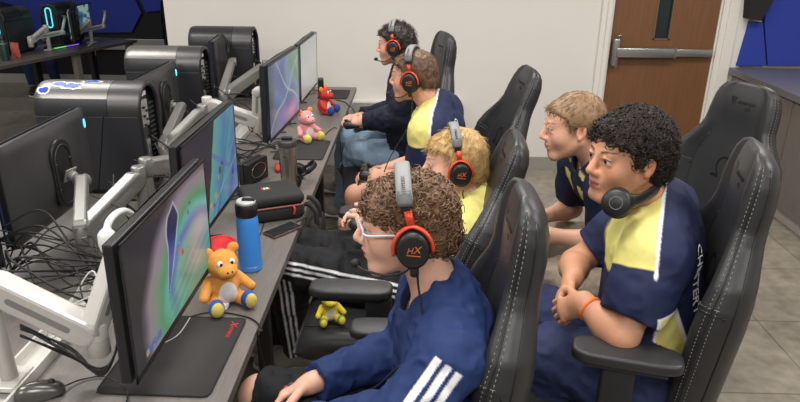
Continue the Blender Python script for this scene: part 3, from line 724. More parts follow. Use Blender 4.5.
# black zip case
t = empty('carrying_case', (-.607, 2.625, DZ), .42, 'black zipped carrying case with a small red badge', 'case')
M_case = mat('case_fabric', S(30, 29, 30), .7, var=.1, bump=.25, bscale=600)
MB().box((0, 0, .034), (.25, .20, .064), bev=.022, seg=4).build('lower_shell', M_case, t)
MB().box((0, 0, .092), (.252, .202, .052), bev=.024, seg=4).build('lid', M_case, t)
m = MB(); m.tube([(x*.1255, y*.1005, .066) for x, y in ((1, .8), (.84, 1), (-.84, 1), (-1, .8), (-1, -.8), (-.84, -1), (.84, -1), (1, -.8))], .004, 6, closed=True); m.build('zip', mat('zip_rose', S(150, 92, 84), .5), t)
m = MB(); m.box((-.02, .0, .1186), (.036, .026, .002), bev=.0008); b = m.build('badge', M_red, t)
m = MB(); m.box((-.026, .0, .1198), (.008, .016, .0008)); m.box((-.013, 0, .1198), (.008, .016, .0008)); m.build('badge_print', mat('badge_white', S(236, 232, 226), .5), b)
m = MB(); m.tube(spline([(.07, -.101, .066), (.075, -.112, .055), (.07, -.113, .03)], 4), .005, 8); m.build('zip_pull', M_red, t)
# red lidded tub
t = empty('food_container', at_z(220, 260, DZ), 0, 'clear food tub with a bright red lid behind the orange soft toy', 'food container')
rev('tub', [(.045, 0), (.05, .004), (.058, .055), (.06, .06)], mat('cloudy_plastic', S(176, 150, 136), .25, trans=.3), t)
rev('lid', [(.061, .058), (.064, .061), (.064, .070), (.06, .074), (.052, .074), (.05, .071), (.01, .071)], mat('red_lid', S(206, 40, 46), .3), t)
# phone lying by the case
t = empty('smartphone', tuple(at_z(283, 231, DZ)), .9, 'dark smartphone lying flat between the blue bottle and the black case', 'phone')
MB().box((0, 0, .0045), (.15, .074, .009), bev=.003, seg=3).build('body', mat('phone_rose', S(96, 60, 56), .35), t)
MB().box((0, 0, .0093), (.144, .069, .0012), bev=.0004).build('glass', M_glassd, t)
# crumpled tissue
f = Field((-.03, -.03, -.005), (.03, .03, .04), .0015)
for i in range(9): f.add(ellp(rng.uniform(-.009, .009, 3)*A(1, 1, .5)+A(0, 0, .011), rng.uniform(.006, .013, 3)), .002)
f.displace(.003, 160, 4, ridge=True); f.cut(lambda X, Y, Z: 0*X+0*Y-Z+.0005)
V, Q = surface(f, 1); o = fmesh('crumpled_tissue', V, Q, mat('tissue', S(240, 238, 234), .8), label='small crumpled white tissue in front of the orange soft toy', cat='tissue'); o.location = at_z(225, 309, DZ)
# console dock
p = at_z(257, 181, DZ); t = empty('console_dock', p, -.35, 'black console dock standing behind the black case', 'console dock')
MB().box((0, 0, .055), (.03, .17, .11), bev=.006, seg=3).build('front_shell', M_pblack, t); MB().box((-.032, 0, .055), (.026, .17, .11), bev=.006, seg=3).build('rear_shell', M_psoft, t); MB().box((-.015, 0, .008), (.06, .165, .014), bev=.003).build('base', M_pblack, t)
m = MB(); m.tube([(.016, .06*math.cos(a), .06+.035*math.sin(a)) for a in np.linspace(0, 2*PI, 24, endpoint=False)], .0012, 5, closed=True); m.build('outline', M_alu, t)
# flat red controller case behind the tumbler
p = at_z(285, 169, DZ); t = empty('red_game_controller', p, .2, 'flat red handheld controller lying behind the steel tumbler', 'game controller')
MB().box((0, 0, .012), (.1, .11, .022), bev=.009, seg=3).build('shell', mat('red_plastic', S(200, 62, 54), .4), t)
for x, y in ((-.02, .02), (.02, -.01)): MB().cyl((x, y, .022), (x, y, .032), .009, 14, .002).build('thumb_stick', M_pblack, t)
# dark upright handheld near the far toys
p = at_z(321, 94, DZ); t = empty('upright_speaker', p, .1, 'small black box standing on the desk between the far monitor and the red soft toy', 'speaker')
MB().box((0, 0, .06), (.04, .09, .12), bev=.006, seg=3).build('body', M_pblack, t); MB().box((.021, 0, .065), (.003, .075, .09), bev=.001).build('grille', M_psoft, t)

# ------------------------------------------------------------------ soft toys (plain teddies)
M_plush = mat('plush_fabric', (1, 1, 1), .95, var=.1, vscale=160, bump=.5, bscale=500, attr='col')
def soft_toy(c, rz, s, main, belly, foot, sole, label, muzzle=None, ears=None, tilt=0.):
    """seated teddy, about .2 m tall at s=1, facing local +X"""
    muzzle = muzzle or main; ears = ears or main
    f = Field((-.1, -.12, -.005), (.14, .12, .25), .0026); K = []
    def P(pr, k, col, grow=.0015): f.add(pr, k); K.append((pr, col))
    P(ellp((0, 0, .062), (.052, .056, .064)), .01, main); P(ellp((.022, 0, .058), (.038, .038, .048)), .01, belly)
    P(ellp((.012, 0, .158), (.05, .055, .05)), .012, main); P(ellp((.055, 0, .148), (.034, .036, .026)), .012, muzzle)
    for sd in (-1, 1):
        P(ellp((-.0, sd*.046, .202), (.013, .022, .022)), .006, ears)
        P(cap((.0, sd*.05, .095), (.045, sd*.085, .062), .02, .017), .012, main)
        P(cap((.025, sd*.04, .026), (.07, sd*.055, .024), .026, .022), .012, main)
        P(ellp((.086, sd*.058, .034), (.026, .027, .034)), .006, foot); P(ellp((.102, sd*.060, .036), (.016, .021, .027)), .003, sole)
    f.cut(lambda X, Y, Z: 0*X+0*Y-Z+.001)
    V, Q = surface(f, 1)
    X, Y, Z = V[:, 0][:, None, None], V[:, 1][:, None, None], V[:, 2][:, None, None]
    D = np.stack([np.array([float(0)]) if False else pr[0](X, Y, Z)[:, 0, 0] for pr, _ in K], 1)
    C = np.array([S(*k) for _, k in K]); bi = D.argmin(1)
    t = empty('soft_toy', c, rz, label, 'soft toy', 'plain seated soft toys', s)
    isf = np.isin(bi, [i for i, (_, k) in enumerate(K) if k in (foot, sole)])
    qf = isf[Q].all(1)
    fmesh('body', V, Q[~qf], M_plush, t, C[bi])
    for sd in (-1, 1):
        q = Q[qf]; side = (V[q[:, 0], 1]*sd > 0); q = q[side]
        if len(q):
            u, inv = np.unique(q, return_inverse=True); fmesh('foot', V[u], inv.reshape(q.shape), M_plush, t, C[bi][u])
    for sd in (-1, 1):
        m = MB(); m.ell((.052, sd*.021, .176), (.008, .011, .013)); e = m.build('eye', mat('toy_eye_white', S(240, 240, 238), .3), t)
        m = MB(); m.ell((.0588, sd*.019, .176), (.0025, .0055, .0075)); m.build('pupil', M_pblack, e)
    m = MB()
    for sd in (-1, 1): m.ell((.0865, sd*.008, .156), (.0025, .003, .004))
    m.build('nose', M_pblack, t); return t
soft_toy(at_z(225, 302, DZ), -.95, .92, (224, 154, 72), (226, 222, 216), (46, 86, 160), (212, 190, 96), 'orange soft toy with a white belly and blue feet beside the blue bottle')
soft_toy(at_z(306, 140, DZ), -.7, .86, (222, 150, 154), (230, 214, 212), (210, 194, 96), (212, 198, 106), 'pink soft toy with yellow feet sitting on the middle mouse pad', ears=(240, 140, 60))
soft_toy(at_z(324, 113, DZ), -.3, .84, (206, 66, 52), (226, 218, 214), (48, 74, 150), (48, 74, 150), 'red soft toy with blue feet, farthest along the desk', ears=(240, 140, 50))

# ------------------------------------------------------------------ tangled cables
M_cbl = mat('cable_black', S(24, 23, 23), .45); M_cbw = mat('cable_white', S(206, 204, 198), .4)
def cable(pts, r, m, label, group=None):
    pts = [np.asarray(p, float) for p in pts]; mb = MB(); mb.tube(spline(pts, 7), r, 6)
    return mb.build('cable', m, label=label, cat='cable', group=group, off=tuple(pts[0]))
q = random.Random(11)
def px(x, y, X): return at_x(x, y, X)
LBK = 'black cable in the tangle behind the nearest monitor and its arm'
for i in range(22):              # from the left edge tower over to the raceway
    y0 = q.uniform(225, 300); X0 = -1.38; a = px(q.uniform(-6, 14), y0, X0); b = A(-1.12+q.uniform(-.08, .05), q.uniform(1.7, 2.05), q.uniform(.80, .93)); c = A(-1.0+q.uniform(-.06, .05), q.uniform(1.7, 2.15), .765+q.uniform(0, .03)); e = A(-.93+q.uniform(-.06, .1), q.uniform(1.65, 2.3), .747)
    a[2] = max(a[2], .77)
    cable([a, (a+b)/2+A(0, q.uniform(-.05, .05), q.uniform(.0, .08)), b, c, e], q.uniform(.0024, .004), M_cbl, LBK, 'black cables behind the nearest monitor')
for i in range(7):
    a = A(-1.06+q.uniform(-.04, .04), q.uniform(1.5, 1.9), .765); e = A(-.85+q.uniform(-.06, .06), q.uniform(1.6, 2.1), .748)
    cable([a, a+A(.05, q.uniform(-.05, .1), q.uniform(.04, .12)), (a+e)/2+A(0, q.uniform(-.06, .06), .03), e, e+A(.05, .06, 0)], q.uniform(.0022, .0034), M_cbw, 'pale cable in the tangle behind the nearest monitor and its arm', 'pale cables behind the nearest monitor')
for i in range(58):              # along the raceway further back
    y0 = q.uniform(2.2, 5.0); a = A(-1.16+q.uniform(-.05, .05), y0, q.uniform(.84, 1.04)); b = A(-1.05+q.uniform(-.05, .06), y0+q.uniform(-.15, .15), q.uniform(.80, .95)); c = A(-.96+q.uniform(-.05, .06), y0+q.uniform(-.2, .2), .765); e = A(-.85+q.uniform(-.06, .1), y0+q.uniform(-.3, .3), .747)
    cable([a, b, c, e], q.uniform(.0026, .0042), M_cbl, 'black cable hanging in the tangle over the raceway between the two desks', 'black cables over the raceway')
for i in range(6):               # under the near arm
    a = px(70+q.uniform(-4, 4), 352+q.uniform(-6, 8), -.9); b = px(100, 372+q.uniform(-5, 4), -.82); e = px(122+q.uniform(-8, 8), 300+q.uniform(-20, 10), -.78)
    cable([px(20, 330+q.uniform(-6, 6), -1.0), a, b, px(116, 350, -.79), e], .0032, M_cbl, 'black cable looping under the near pale monitor arm', 'black cables under the near arm')
def lay(pxs, z=DZ+.003): return [at_z(x, y, z) for x, y in pxs]
cable(lay([(140, 330), (160, 326), (185, 318), (215, 312), (250, 318), (262, 330), (268, 352)])[:6]+[A(-.462, 1.70, .735), A(-.455, 1.72, .62), A(-.44, 1.7, .5)], .0024, M_cbl, 'black controller cord running past the orange soft toy and over the desk edge')
cable(lay([(190, 318), (178, 335), (160, 345), (150, 349)]), .0022, M_cbw, 'thin pale cord lying on the nearest mouse pad beside the monitor')
cable(lay([(262, 205), (264, 222), (258, 240), (252, 252)]), .002, M_cbl, 'short black cord lying in front of the black carrying case')
cable(lay([(270, 152), (285, 150), (300, 140), (318, 140), (330, 130), (336, 128)])+[A(-.462, 3.97, .70), A(-.45, 3.98, .5), A(-.43, 3.9, .3)], .0025, M_cbl, 'black controller cord passing the pink soft toy and over the desk edge')
cable(lay([(336, 100), (345, 102), (350, 107)])+[A(-.455, 4.65, .735), A(-.40, 4.5, .72), A(-.34, 4.3, .78)], .003, M_cbl, 'black controller cord at the far end of the desk by the red soft toy')
cable(lay([(296, 222), (303, 219)])+[A(-.455, 2.6, .73), A(-.44, 2.57, .68), A(-.3, 2.55, .72), A(-.2, 2.45, .76)], .0024, M_cbl, 'black controller cord leaving the desk beside the black carrying case')

# ------------------------------------------------------------------ the dark desk far left
u = nrm(A(.30, .954, 0)); nn = A(-u[1], u[0], 0); e1 = A(-3.23, 7.74, 0)
FA = math.atan2(u[1], u[0])
t = empty('far_desk', tuple(e1-u*1.5+nn*.35), FA, 'dark far desk crowded with computers in the back left corner', 'desk')
MB().box((0, 0, .725), (3.0, .7, .03), bev=.002).build('tabletop', mat('dark_laminate', S(92, 86, 82), .4, var=.12, vscale=12), t)
for x in (1.44, .62, -.7): MB().box((x, -.28, .355), (.07, .06, .71), bev=.004).build('leg', mat('leg_grey', S(128, 124, 118), .5), t); MB().box((x, .28, .355), (.07, .06, .71), bev=.004).build('leg', M_psoft, t)
def FD(a, b, z=0): p = e1-u*a+nn*b; return (p[0], p[1], .741+z)
FT = FA-PI/2+PI
for a, b, lb, rz in ((1.22, .50, 'dark tower with a cyan light ring beside the green flask', -1.0), (.58, .48, 'dark tower with a cyan light ring in the middle of the far desk', -1.0)):
    tt = tower(FD(a, b, .006), lb, L=.44, W=.2, H=.44, shell=M_pblack, rz=FA+.25, led=True, group='dark towers on the far desk')
sm_ = monitor(FD(.34, .40, .26), FA-PI/2+.35, 0, 'small lit monitor showing a coloured map on the far desk', paint_map, w=.42, h=.30, n=60)
MB2 = monitor(FD(.74, .2, .24), FA+2.3, 0, 'dark narrow monitor seen from behind on the far desk', paint_map, w=.5, h=.31, n=30, lit=True)
for a, b, dy, lb in ((.98, .30, .05, 'pale monitor arm beside the green flask on the far desk'), (.40, .28, .05, 'pale monitor arm between the dark towers on the far desk')):
    P0 = A(*FD(a, b, .22)); arm(P0, P0, P0-u*.22+A(0, 0, -.10), P0+u*.2+A(0, 0, -.06), P0+u*.28+A(0, 0, .1), lb, .05, .06, M_armw, zb=.741)
t = empty('green_flask', at_z(6, 60, .741), 0, 'dark green flask with a pale band on the far desk', 'flask')
rev('body', [(.034, 0), (.038, .004), (.038, .17), (.03, .19)], mat('green_paint', S(30, 66, 50), .4), t); rev('lid', [(.031, .188), (.033, .19), (.033, .23), (.028, .236)], M_pblack, t); rev('band', [(.0385, .15), (.0385, .163)], M_alu, t)
t = empty('snack_bag', at_z(17, 58, .741), -.4, 'crumpled salmon red snack bag beside the green flask', 'snack bag')
G = [[Vector(((-.06+.12*j/10), .02*math.sin(PI*j/10)*math.sin(PI*i/8)*sg+.006*q.uniform(-1, 1), .15*i/8+.006*q.uniform(-1, 1))) for j in range(11)] for sg in (1,) for i in range(9)]
G2 = [[Vector((p.x, -p.y-.004, p.z)) for p in r] for r in G]
m = MB(); m.grid(G); m.grid(G2); m.build('pouch', mat('salmon_foil', S(206, 108, 98), .35, var=.15, vscale=30), t)
t = empty('lit_keyboard', at_z(62, 47, .741), FA, 'keyboard glowing green and violet along its edge on the far desk', 'keyboard')
MB().box((0, 0, .012), (.36, .13, .02), bev=.004).build('case', M_pblack, t)
m = MB()
for i in range(14):
    for j in range(4): m.box((-.16+.0245*i, -.042+.028*j, .026), (.019, .02, .009), bev=.002)
m.build('keys', M_psoft, t)
m = MB(); m.box((-.09, -.066, .012), (.17, .003, .01)); m.build('green_glow', mat('green_led', S(110, 230, 130), .4, emit=1.), t); m = MB(); m.box((.09, -.066, .012), (.17, .003, .01)); m.build('violet_glow', mat('violet_led', S(140, 90, 240), .4, emit=1.), t)
cable([at_z(88, 46, .745), at_z(93, 43, .76), A(*at_z(95, 46, .7)), A(*at_z(95, 60, .45)), A(*at_z(92, 82, .05))], .006, M_cbw, 'grey cable hanging from the far desk to the floor')
# ------------------------------------------------------------------ gaming chairs
M_lea = mat('black_leather', S(46, 46, 47), .37, var=.08, vscale=25, bump=.22, bscale=420, spec=.45)
M_lead = mat('black_leather_dark', S(32, 32, 33), .44, var=.08, vscale=25, bump=.25, bscale=420)
M_stitch = mat('grey_thread', S(122, 121, 118), .7)
M_emb = mat('embossed_black', S(16, 16, 17), .35)
M_armpad = mat('arm_pad_black', S(44, 44, 45), .42, var=.06, bump=.15, bscale=500)
BT = [0, .08, .2, .4, .52, .60, .66, .71, .76, .80, .86, .92, .96, .985, 1.]
BW = [.195, .215, .232, .25, .262, .262, .245, .212, .178, .162, .158, .15, .136, .112, .07]
BB = [.04, .06, .07, .075, .08, .075, .06, .045, .032, .026, .024, .02, .015, .008, .0]
BK = [.075, .085, .09, .09, .09, .088, .085, .082, .08, .08, .08, .075, .062, .045, .02]
def back_point(t, s, side, H):
    w, b, k = np.interp(t, BT, BW), np.interp(t, BT, BB), np.interp(t, BT, BK)
    e = abs(s); yf = b*float(sm(np.array(e), .52, .92)) + .012*math.exp(-((t-.9)/.09)**2)*(1-e*e) - .004*math.exp(-((e-.6)/.04)**2)
    yb = -k*(1-.25*e*e); mid, h = (yf+yb)/2, (yf-yb)/2*math.sqrt(max(0, 1-e**7))
    if t < .03: h *= .6+.4*t/.03
    return Vector((w*s, mid+h*side, t*H))
def chair(c, rz, label, recline=8, H=.86, arms=(True, True), arm_z=.70, seat_z=.50, name='gaming_chair', armx=.32, logo=True, army=.02):
    t = empty(name, c, rz, label, 'gaming chair', 'black leather gaming chairs')
    # backrest
    piv = Vector((0, -.20, seat_z-.07)); R = Matrix.Rotation(math.radians(recline), 3, 'X')
    T = lambda p: R @ Vector(p) + piv
    ns = 24; G = []
    ss = [math.sin(-PI/2+PI*i/ns) for i in range(ns+1)]
    ts = sorted(set(list(np.linspace(0, 1, 44))+BT))
    for tt in ts: G.append([T(back_point(tt, s, 1, H)) for s in ss]+[T(back_point(tt, s, -1, H)) for s in ss[::-1][1:-1]])
    m = MB(); m.grid(G, closeu=True, capends=True); bk = m.build('backrest', M_lea, t)
    n = len(G[0]); VV = [p for r in G for p in r]; QQ = [(i*n+j, i*n+(j+1) % n, (i+1)*n+(j+1) % n, (i+1)*n+j) for i in range(len(G)-1) for j in range(n)]
    bv = BVHTree.FromPolygons(VV, QQ)
    # piping and stitching
    m = MB(); d = MB()
    def run(pts, r=.0022): m.tube(pts, r, 5)
    def dash(pts):
        for i in range(0, len(pts)-1, 2): d.tube([pts[i], pts[i+1]], .0011, 4)
    for sg in (-1, 1):
        run([T(back_point(x, sg*.60, 1, H)+Vector((0, .0005, 0))) for x in np.linspace(.02, .74, 30)])
        P1 = [T(back_point(x, sg*.975, 1, H)+Vector((sg*.0006, .0006, 0))) for x in np.linspace(.03, .985, 60)]; run(P1)
        for o in (.955, .990):
            dash([T(back_point(x, sg*o, 1, H)+Vector((sg*.0008, .0008, 0))) for x in np.linspace(.03, .97, 150)])
        run([T(back_point(.57+.05*(s2-.6), sg*s2, 1, H)+Vector((0, .0006, 0))) for s2 in np.linspace(.60, .999, 14)])
        run([T(back_point(.59-.02*k, sg*.9999*math.cos(.02*k), -1, H)+Vector((sg*.0005, 0, 0))) for k in (0, .5)])
        dash([T(back_point(.585+.05*(s2-.6), sg*s2, 1, H)+Vector((0, .001, 0))) for s2 in np.linspace(.61, .995, 30)])
        run([T(back_point(x, sg*.985, -1, H)+Vector((sg*.0006, -.0006, 0))) for x in np.linspace(.03, .97, 50)])
    m.build('piping', M_lead, bk); d.build('stitching', M_stitch, bk, kind='stuff')
    if logo:
        ux = R @ Vector((-1, 0, 0)); uy = R @ Vector((0, 0, 1))
        m = MB(); cc = T((0, .02, .905*H)); uz = ux.cross(uy)
        def lay_poly(pl, c0):
            vs = []
            for x, y in pl:
                p = c0+ux*x+uy*y; h = bv.ray_cast(p+uz*.1, -uz, .3); vs.append((h[0] if h[0] is not None else p)+uz*.0012)
            m.add(vs, [tuple(range(len(vs)))], False)
        lay_poly([(-.058, .022), (-.041, .022), (-.041, -.02)], cc); lay_poly([(-.038, .022), (-.024, .022), (-.036, -.012)], cc)
        text(m, 'SECRETLAB', cc+ux*.022+uy*.002, ux, uy, .016, .0004, .15, surf=bv); text(m, 'CS', cc+ux*.034-uy*.02, ux, uy, .02, .0004, surf=bv)
        c2 = T((0, 0, .60*H)); k = 28; a = np.linspace(-1.1, PI+1.1, k)
        for i in range(k-1):
            q4 = [(rr*.036*math.cos(x), rr*.044*math.sin(x)) for x, rr in ((a[i], 1.), (a[i+1], 1.), (a[i+1], .84), (a[i], .84))]; lay_poly(q4, c2)
        for sg in (-1, 1): lay_poly([(sg*.012, -.05), (sg*.05, -.05), (sg*.046, -.036), (sg*.018, -.038)], c2)
        m.build('logo', M_emb, bk)
    # seat
    G = []
    for i in range(25):
        v = -1+2*i/24; row = []
        ey = math.sqrt(max(0, 1-abs(v)**8)); 
        for s in ss:
            e = abs(s); top = .055+.028*float(sm(np.array(e), .55, .9))*(1-.5*max(0, v)); x = .258*s*(1-.04*max(0, v)**2); y = .02+.265*v
            row.append(Vector((x, y, seat_z-.055+top*ey*math.sqrt(max(0, 1-e**8))-.02*max(0, v-.6))))
        for s in ss[::-1][1:-1]: row.append(Vector((.258*s*(1-.04*max(0, v)**2), .02+.265*v, seat_z-.055-.06*ey*math.sqrt(max(0, 1-abs(s)**8)))))
        G.append(row)
    m = MB(); m.grid(G, closeu=True, capends=True); st = m.build('seat', M_lea, t)
    m = MB()
    for sg in (-1, 1): m.tube([Vector((.258*.6*sg, .02+.265*v, seat_z+.0015-.02*max(0, v-.6))) for v in np.linspace(-.9, .9, 16)], .0022, 5)
    m.build('piping', M_lead, st)
    # hinges, base
    for sg in (-1, 1):
        m = MB(); m.box((sg*.235, -.20, seat_z-.05), (.02, .09, .13), bev=.006, seg=3); m.cyl((sg*.24, -.2, seat_z-.04), (sg*.262, -.2, seat_z-.04), .04, 24, .006); m.build('hinge_cover', M_pblack, t)
    m = MB(); m.prism([(-.20, -.02), (-.115, .015), (-.2, .06)], .012, (.245, 0, seat_z-.0), (0, 1, 0), (0, 0, 1), (1, 0, 0)); m.build('recline_lever', M_psoft, t)
    m = MB(); m.box((0, -.02, seat_z-.135), (.26, .3, .045), bev=.01, seg=3); m.build('tilt_mechanism', M_pblack, t)
    m = MB(); m.cyl((0, -.02, .1), (0, -.02, .26), .03, 20); m.cyl((0, -.02, .26), (0, -.02, seat_z-.15), .018, 20); m.build('gas_column', M_steel, t)
    m = MB(); m.cyl((0, -.02, .075), (0, -.02, .125), .045, 24, .006); hub = m.build('hub', M_pblack, t)
    for i in range(5):
        a = 2*PI*i/5+.3; d0 = Vector((math.cos(a), math.sin(a), 0)); o = Vector((0, -.02, 0))
        m = MB(); m.tube([o+d0*.03+Vector((0, 0, .105)), o+d0*.15+Vector((0, 0, .10)), o+d0*.31+Vector((0, 0, .078))], [.026, .023, .018], 10, up=(0, 0, 1), flat=(.8, 1.2)); lg = m.build('base_leg', M_psoft, t)
        m = MB(); sd = Vector((-d0.y, d0.x, 0))
        for k in (-1, 1): m.cyl(o+d0*.3+sd*(.008*k)+Vector((0, 0, .03)), o+d0*.3+sd*(.026*k)+Vector((0, 0, .03)), .03, 18, .005)
        m.cyl(o+d0*.3+Vector((0, 0, .03)), o+d0*.3+Vector((0, 0, .08)), .008, 10); m.build('caster', M_pblack, lg)
    # armrests: post with pad
    for sg, on in zip((-1, 1), arms):
        if not on: continue
        x = sg*armx
        m = MB(); m.box((x, -.03, (arm_z-.04+seat_z-.12)/2+.0), (.045, .085, arm_z-.04-seat_z+.12), bev=.01, seg=3); m.box((x, -.03, seat_z-.02), (.055, .1, .14), bev=.012, seg=3); m.box(((x+sg*.0)*.72, -.03, seat_z-.115), (abs(x)*.62, .07, .03), bev=.006); po = m.build('arm_post', M_psoft, t)
        pl = []; L2, W2 = .135, .048
        for a in np.linspace(0, 2*PI, 36, endpoint=False):
            ca, sa = math.cos(a), math.sin(a); pl.append((W2*math.copysign(abs(ca)**.55, ca), L2*math.copysign(abs(sa)**.4, sa)))
        m = MB(); m.prism(pl, .032, (x, army, arm_z-.032), bev=.010, seg=4); m.build('arm_pad', M_armpad, po, sharp=50)
        m = MB(); m.box((x, army, arm_z-.038), (.07, .2, .014), bev=.004); m.build('arm_slide', M_pblack, po)
    return t
F_ = PI/2                        # facing the desk, towards -X
chair((-.055, 1.40, 0), F_-.02, 'black gaming chair of the player in the navy track jacket, nearest the camera', 6, H=.91, arm_z=.765, seat_z=.50, army=.0)
chair((-.12, 2.19, 0), F_-.04, 'black gaming chair under the blond player, a yellow soft toy on its seat', 19, H=.81, arm_z=.815, seat_z=.55, army=.06)
chair((.035, 3.16, 0), F_+.14, 'black gaming chair with a tall tilted back between the blond player and the white wall', 21, H=.915, arms=(False, True))
chair((-.16, 3.98, 0), F_+.28, 'black gaming chair of the farthest player by the white wall', 9, H=.92, arms=(False, True))
chair((.575, 1.70, 0), F_-.26, 'black gaming chair of the dark curly haired player on the right', 6, H=.895, arm_z=.90, seat_z=.56, armx=.285, army=-.045)
chair((1.06, 2.58, 0), F_+.45, 'black gaming chair with a logo on its headrest, in front of the grey cabinet', 10, H=.90, arms=(False, False))
# ------------------------------------------------------------------ people
def frame(yaw, pitch=0., roll=0.):
    """columns right, forward, up ; yaw 0 faces -X, positive turns towards the camera (-Y); pitch positive looks up"""
    a = PI+yaw; f = A(math.cos(a), math.sin(a), 0); r = np.cross(f, A(0, 0, 1)); u = A(0, 0, 1)
    f, u = f*math.cos(pitch)+u*math.sin(pitch), u*math.cos(pitch)-f*math.sin(pitch)
    r, u = r*math.cos(roll)+u*math.sin(roll), u*math.cos(roll)-r*math.sin(roll)
    return np.stack([r, f, u], 1)
def head_prims(C, R, s):
    W = lambda x, y, z: C+R @ (A(x, y*1.07, z*(1 if z > 0 else .93))*s)
    E = lambda c, r, rot=None: ellp(W(*c), A(*r)*s, R if rot is None else R @ rot)
    K = lambda a, b, ra, rb=None: cap(W(*a), W(*b), ra*s, (rb or ra)*s)
    L = [(E((0, -.014, .036), (.0735, .093, .082)), .01), (E((0, .03, -.028), (.056, .062, .082)), .03), (E((0, .052, .045), (.056, .035, .045)), .03)]
    for d in (-1, 1):
        L += [(K((d*.052, -.004, -.046), (d*.020, .068, -.100), .017, .017), .025), (E((d*.040, .056, -.024), (.022, .024, .026)), .035)]
    L += [(K((-.014, .078, -.102), (.014, .078, -.102), .016), .02), (K((-.036, .079, .030), (.036, .079, .030), .010), .018),
          (K((0, .088, .022), (0, .108, -.018), .0075, .0115), .012), (E((0, .108, -.022), (.0105, .011, .0095)), .006)]
    for d in (-1, 1): L += [(E((d*.0115, .0985, -.0265), (.0075, .010, .0075)), .006)]
    L += [(E((0, .082, -.056), (.026, .014, .022)), .025)]
    for d in (-1, 1): L += [((E((d*.032, .101, .011), (.019, .016, .013))), -.012)]
    for d in (-1, 1):
        L += [(K((d*.017, .087, .0145), (d*.031, .0925, .0215), .0042), .003), (K((d*.031, .0925, .0215), (d*.047, .083, .0135), .0042, .0035), .003), (K((d*.018, .086, .0045), (d*.044, .083, .004), .0036), .004)]
    L += [(K((-.019, .091, -.0545), (0, .0985, -.0525), .0045, .0055), .006), (K((.019, .091, -.0545), (0, .0985, -.0525), .0045, .0055), .006), (K((-.017, .090, -.067), (.017, .090, -.067), .0055), .007), (K((-.006, .0955, -.0665), (.006, .0955, -.0665), .0055), .006)]
    L += [(K((-.022, .0945, -.0602), (.022, .0945, -.0602), .0016), -.003)]
    for d in (-1, 1):
        rot = np.array([[1, 0, 0], [0, math.cos(.25), -math.sin(.25)], [0, math.sin(.25), math.cos(.25)]])
        L += [(E((d*.0765, -.010, -.002), (.009, .0185, .032), rot), .008), (E((d*.0845, -.006, .001), (.006, .010, .019), rot), -.004), (E((d*.078, -.002, -.026), (.007, .009, .009)), .004)]
    return L, W
def hand_prims(w, d, n, right, curl=(.5, .7, .5), spread=.12, s=1., thumb_in=.35):
    """w wrist, d finger direction, n direction the palm faces"""
    d = nrm(d); n = nrm(n-d*(n@d)); t = np.cross(d, n)*(1 if right else -1); P = []
    P.append((cap(w+d*.018*s, w+d*.072*s, .0165*s, .0155*s, t, 2.1), .012)); P.append((cap(w-d*.01, w+d*.02*s, .023*s, .022*s, t, 1.25), .015))
    tips = []
    for i, (o, ln) in enumerate(((.030, .070), (.010, .078), (-.010, .073), (-.029, .058))):
        b = w+d*(.078-.006*abs(o)/.03)*s+t*o*s; dd = nrm(d+t*o*spread*8); ax = nrm(np.cross(dd, n)); rr = (.0090, .0092, .0088, .0078)[i]*s; ang = 0
        for j, f in enumerate((.46, .30, .24)):
            ang += curl[j]*(1+.08*i); v = dd*math.cos(ang)+n*math.sin(ang); e = b+v*ln*f*s
            P.append((cap(b, e, rr*(1-.08*j), rr*(1-.08*(j+1))), .005 if j == 0 else .003)); b = e
        tips.append(b)
    b = w+d*.022*s+t*.026*s+n*.004; v = nrm(d*.62+t*.62+n*thumb_in)
    for j, (ln, rr) in enumerate(((.042, .0125), (.033, .0105), (.026, .009))):
        e = b+v*ln*s; P.append((cap(b, e, rr*s, rr*.88*s), .007 if j == 0 else .003)); b = e; v = nrm(v*.85+d*.35-t*.28+n*.1)
    return P
def lp(a, b, t): return np.asarray(a)*(1-t)+np.asarray(b)*t
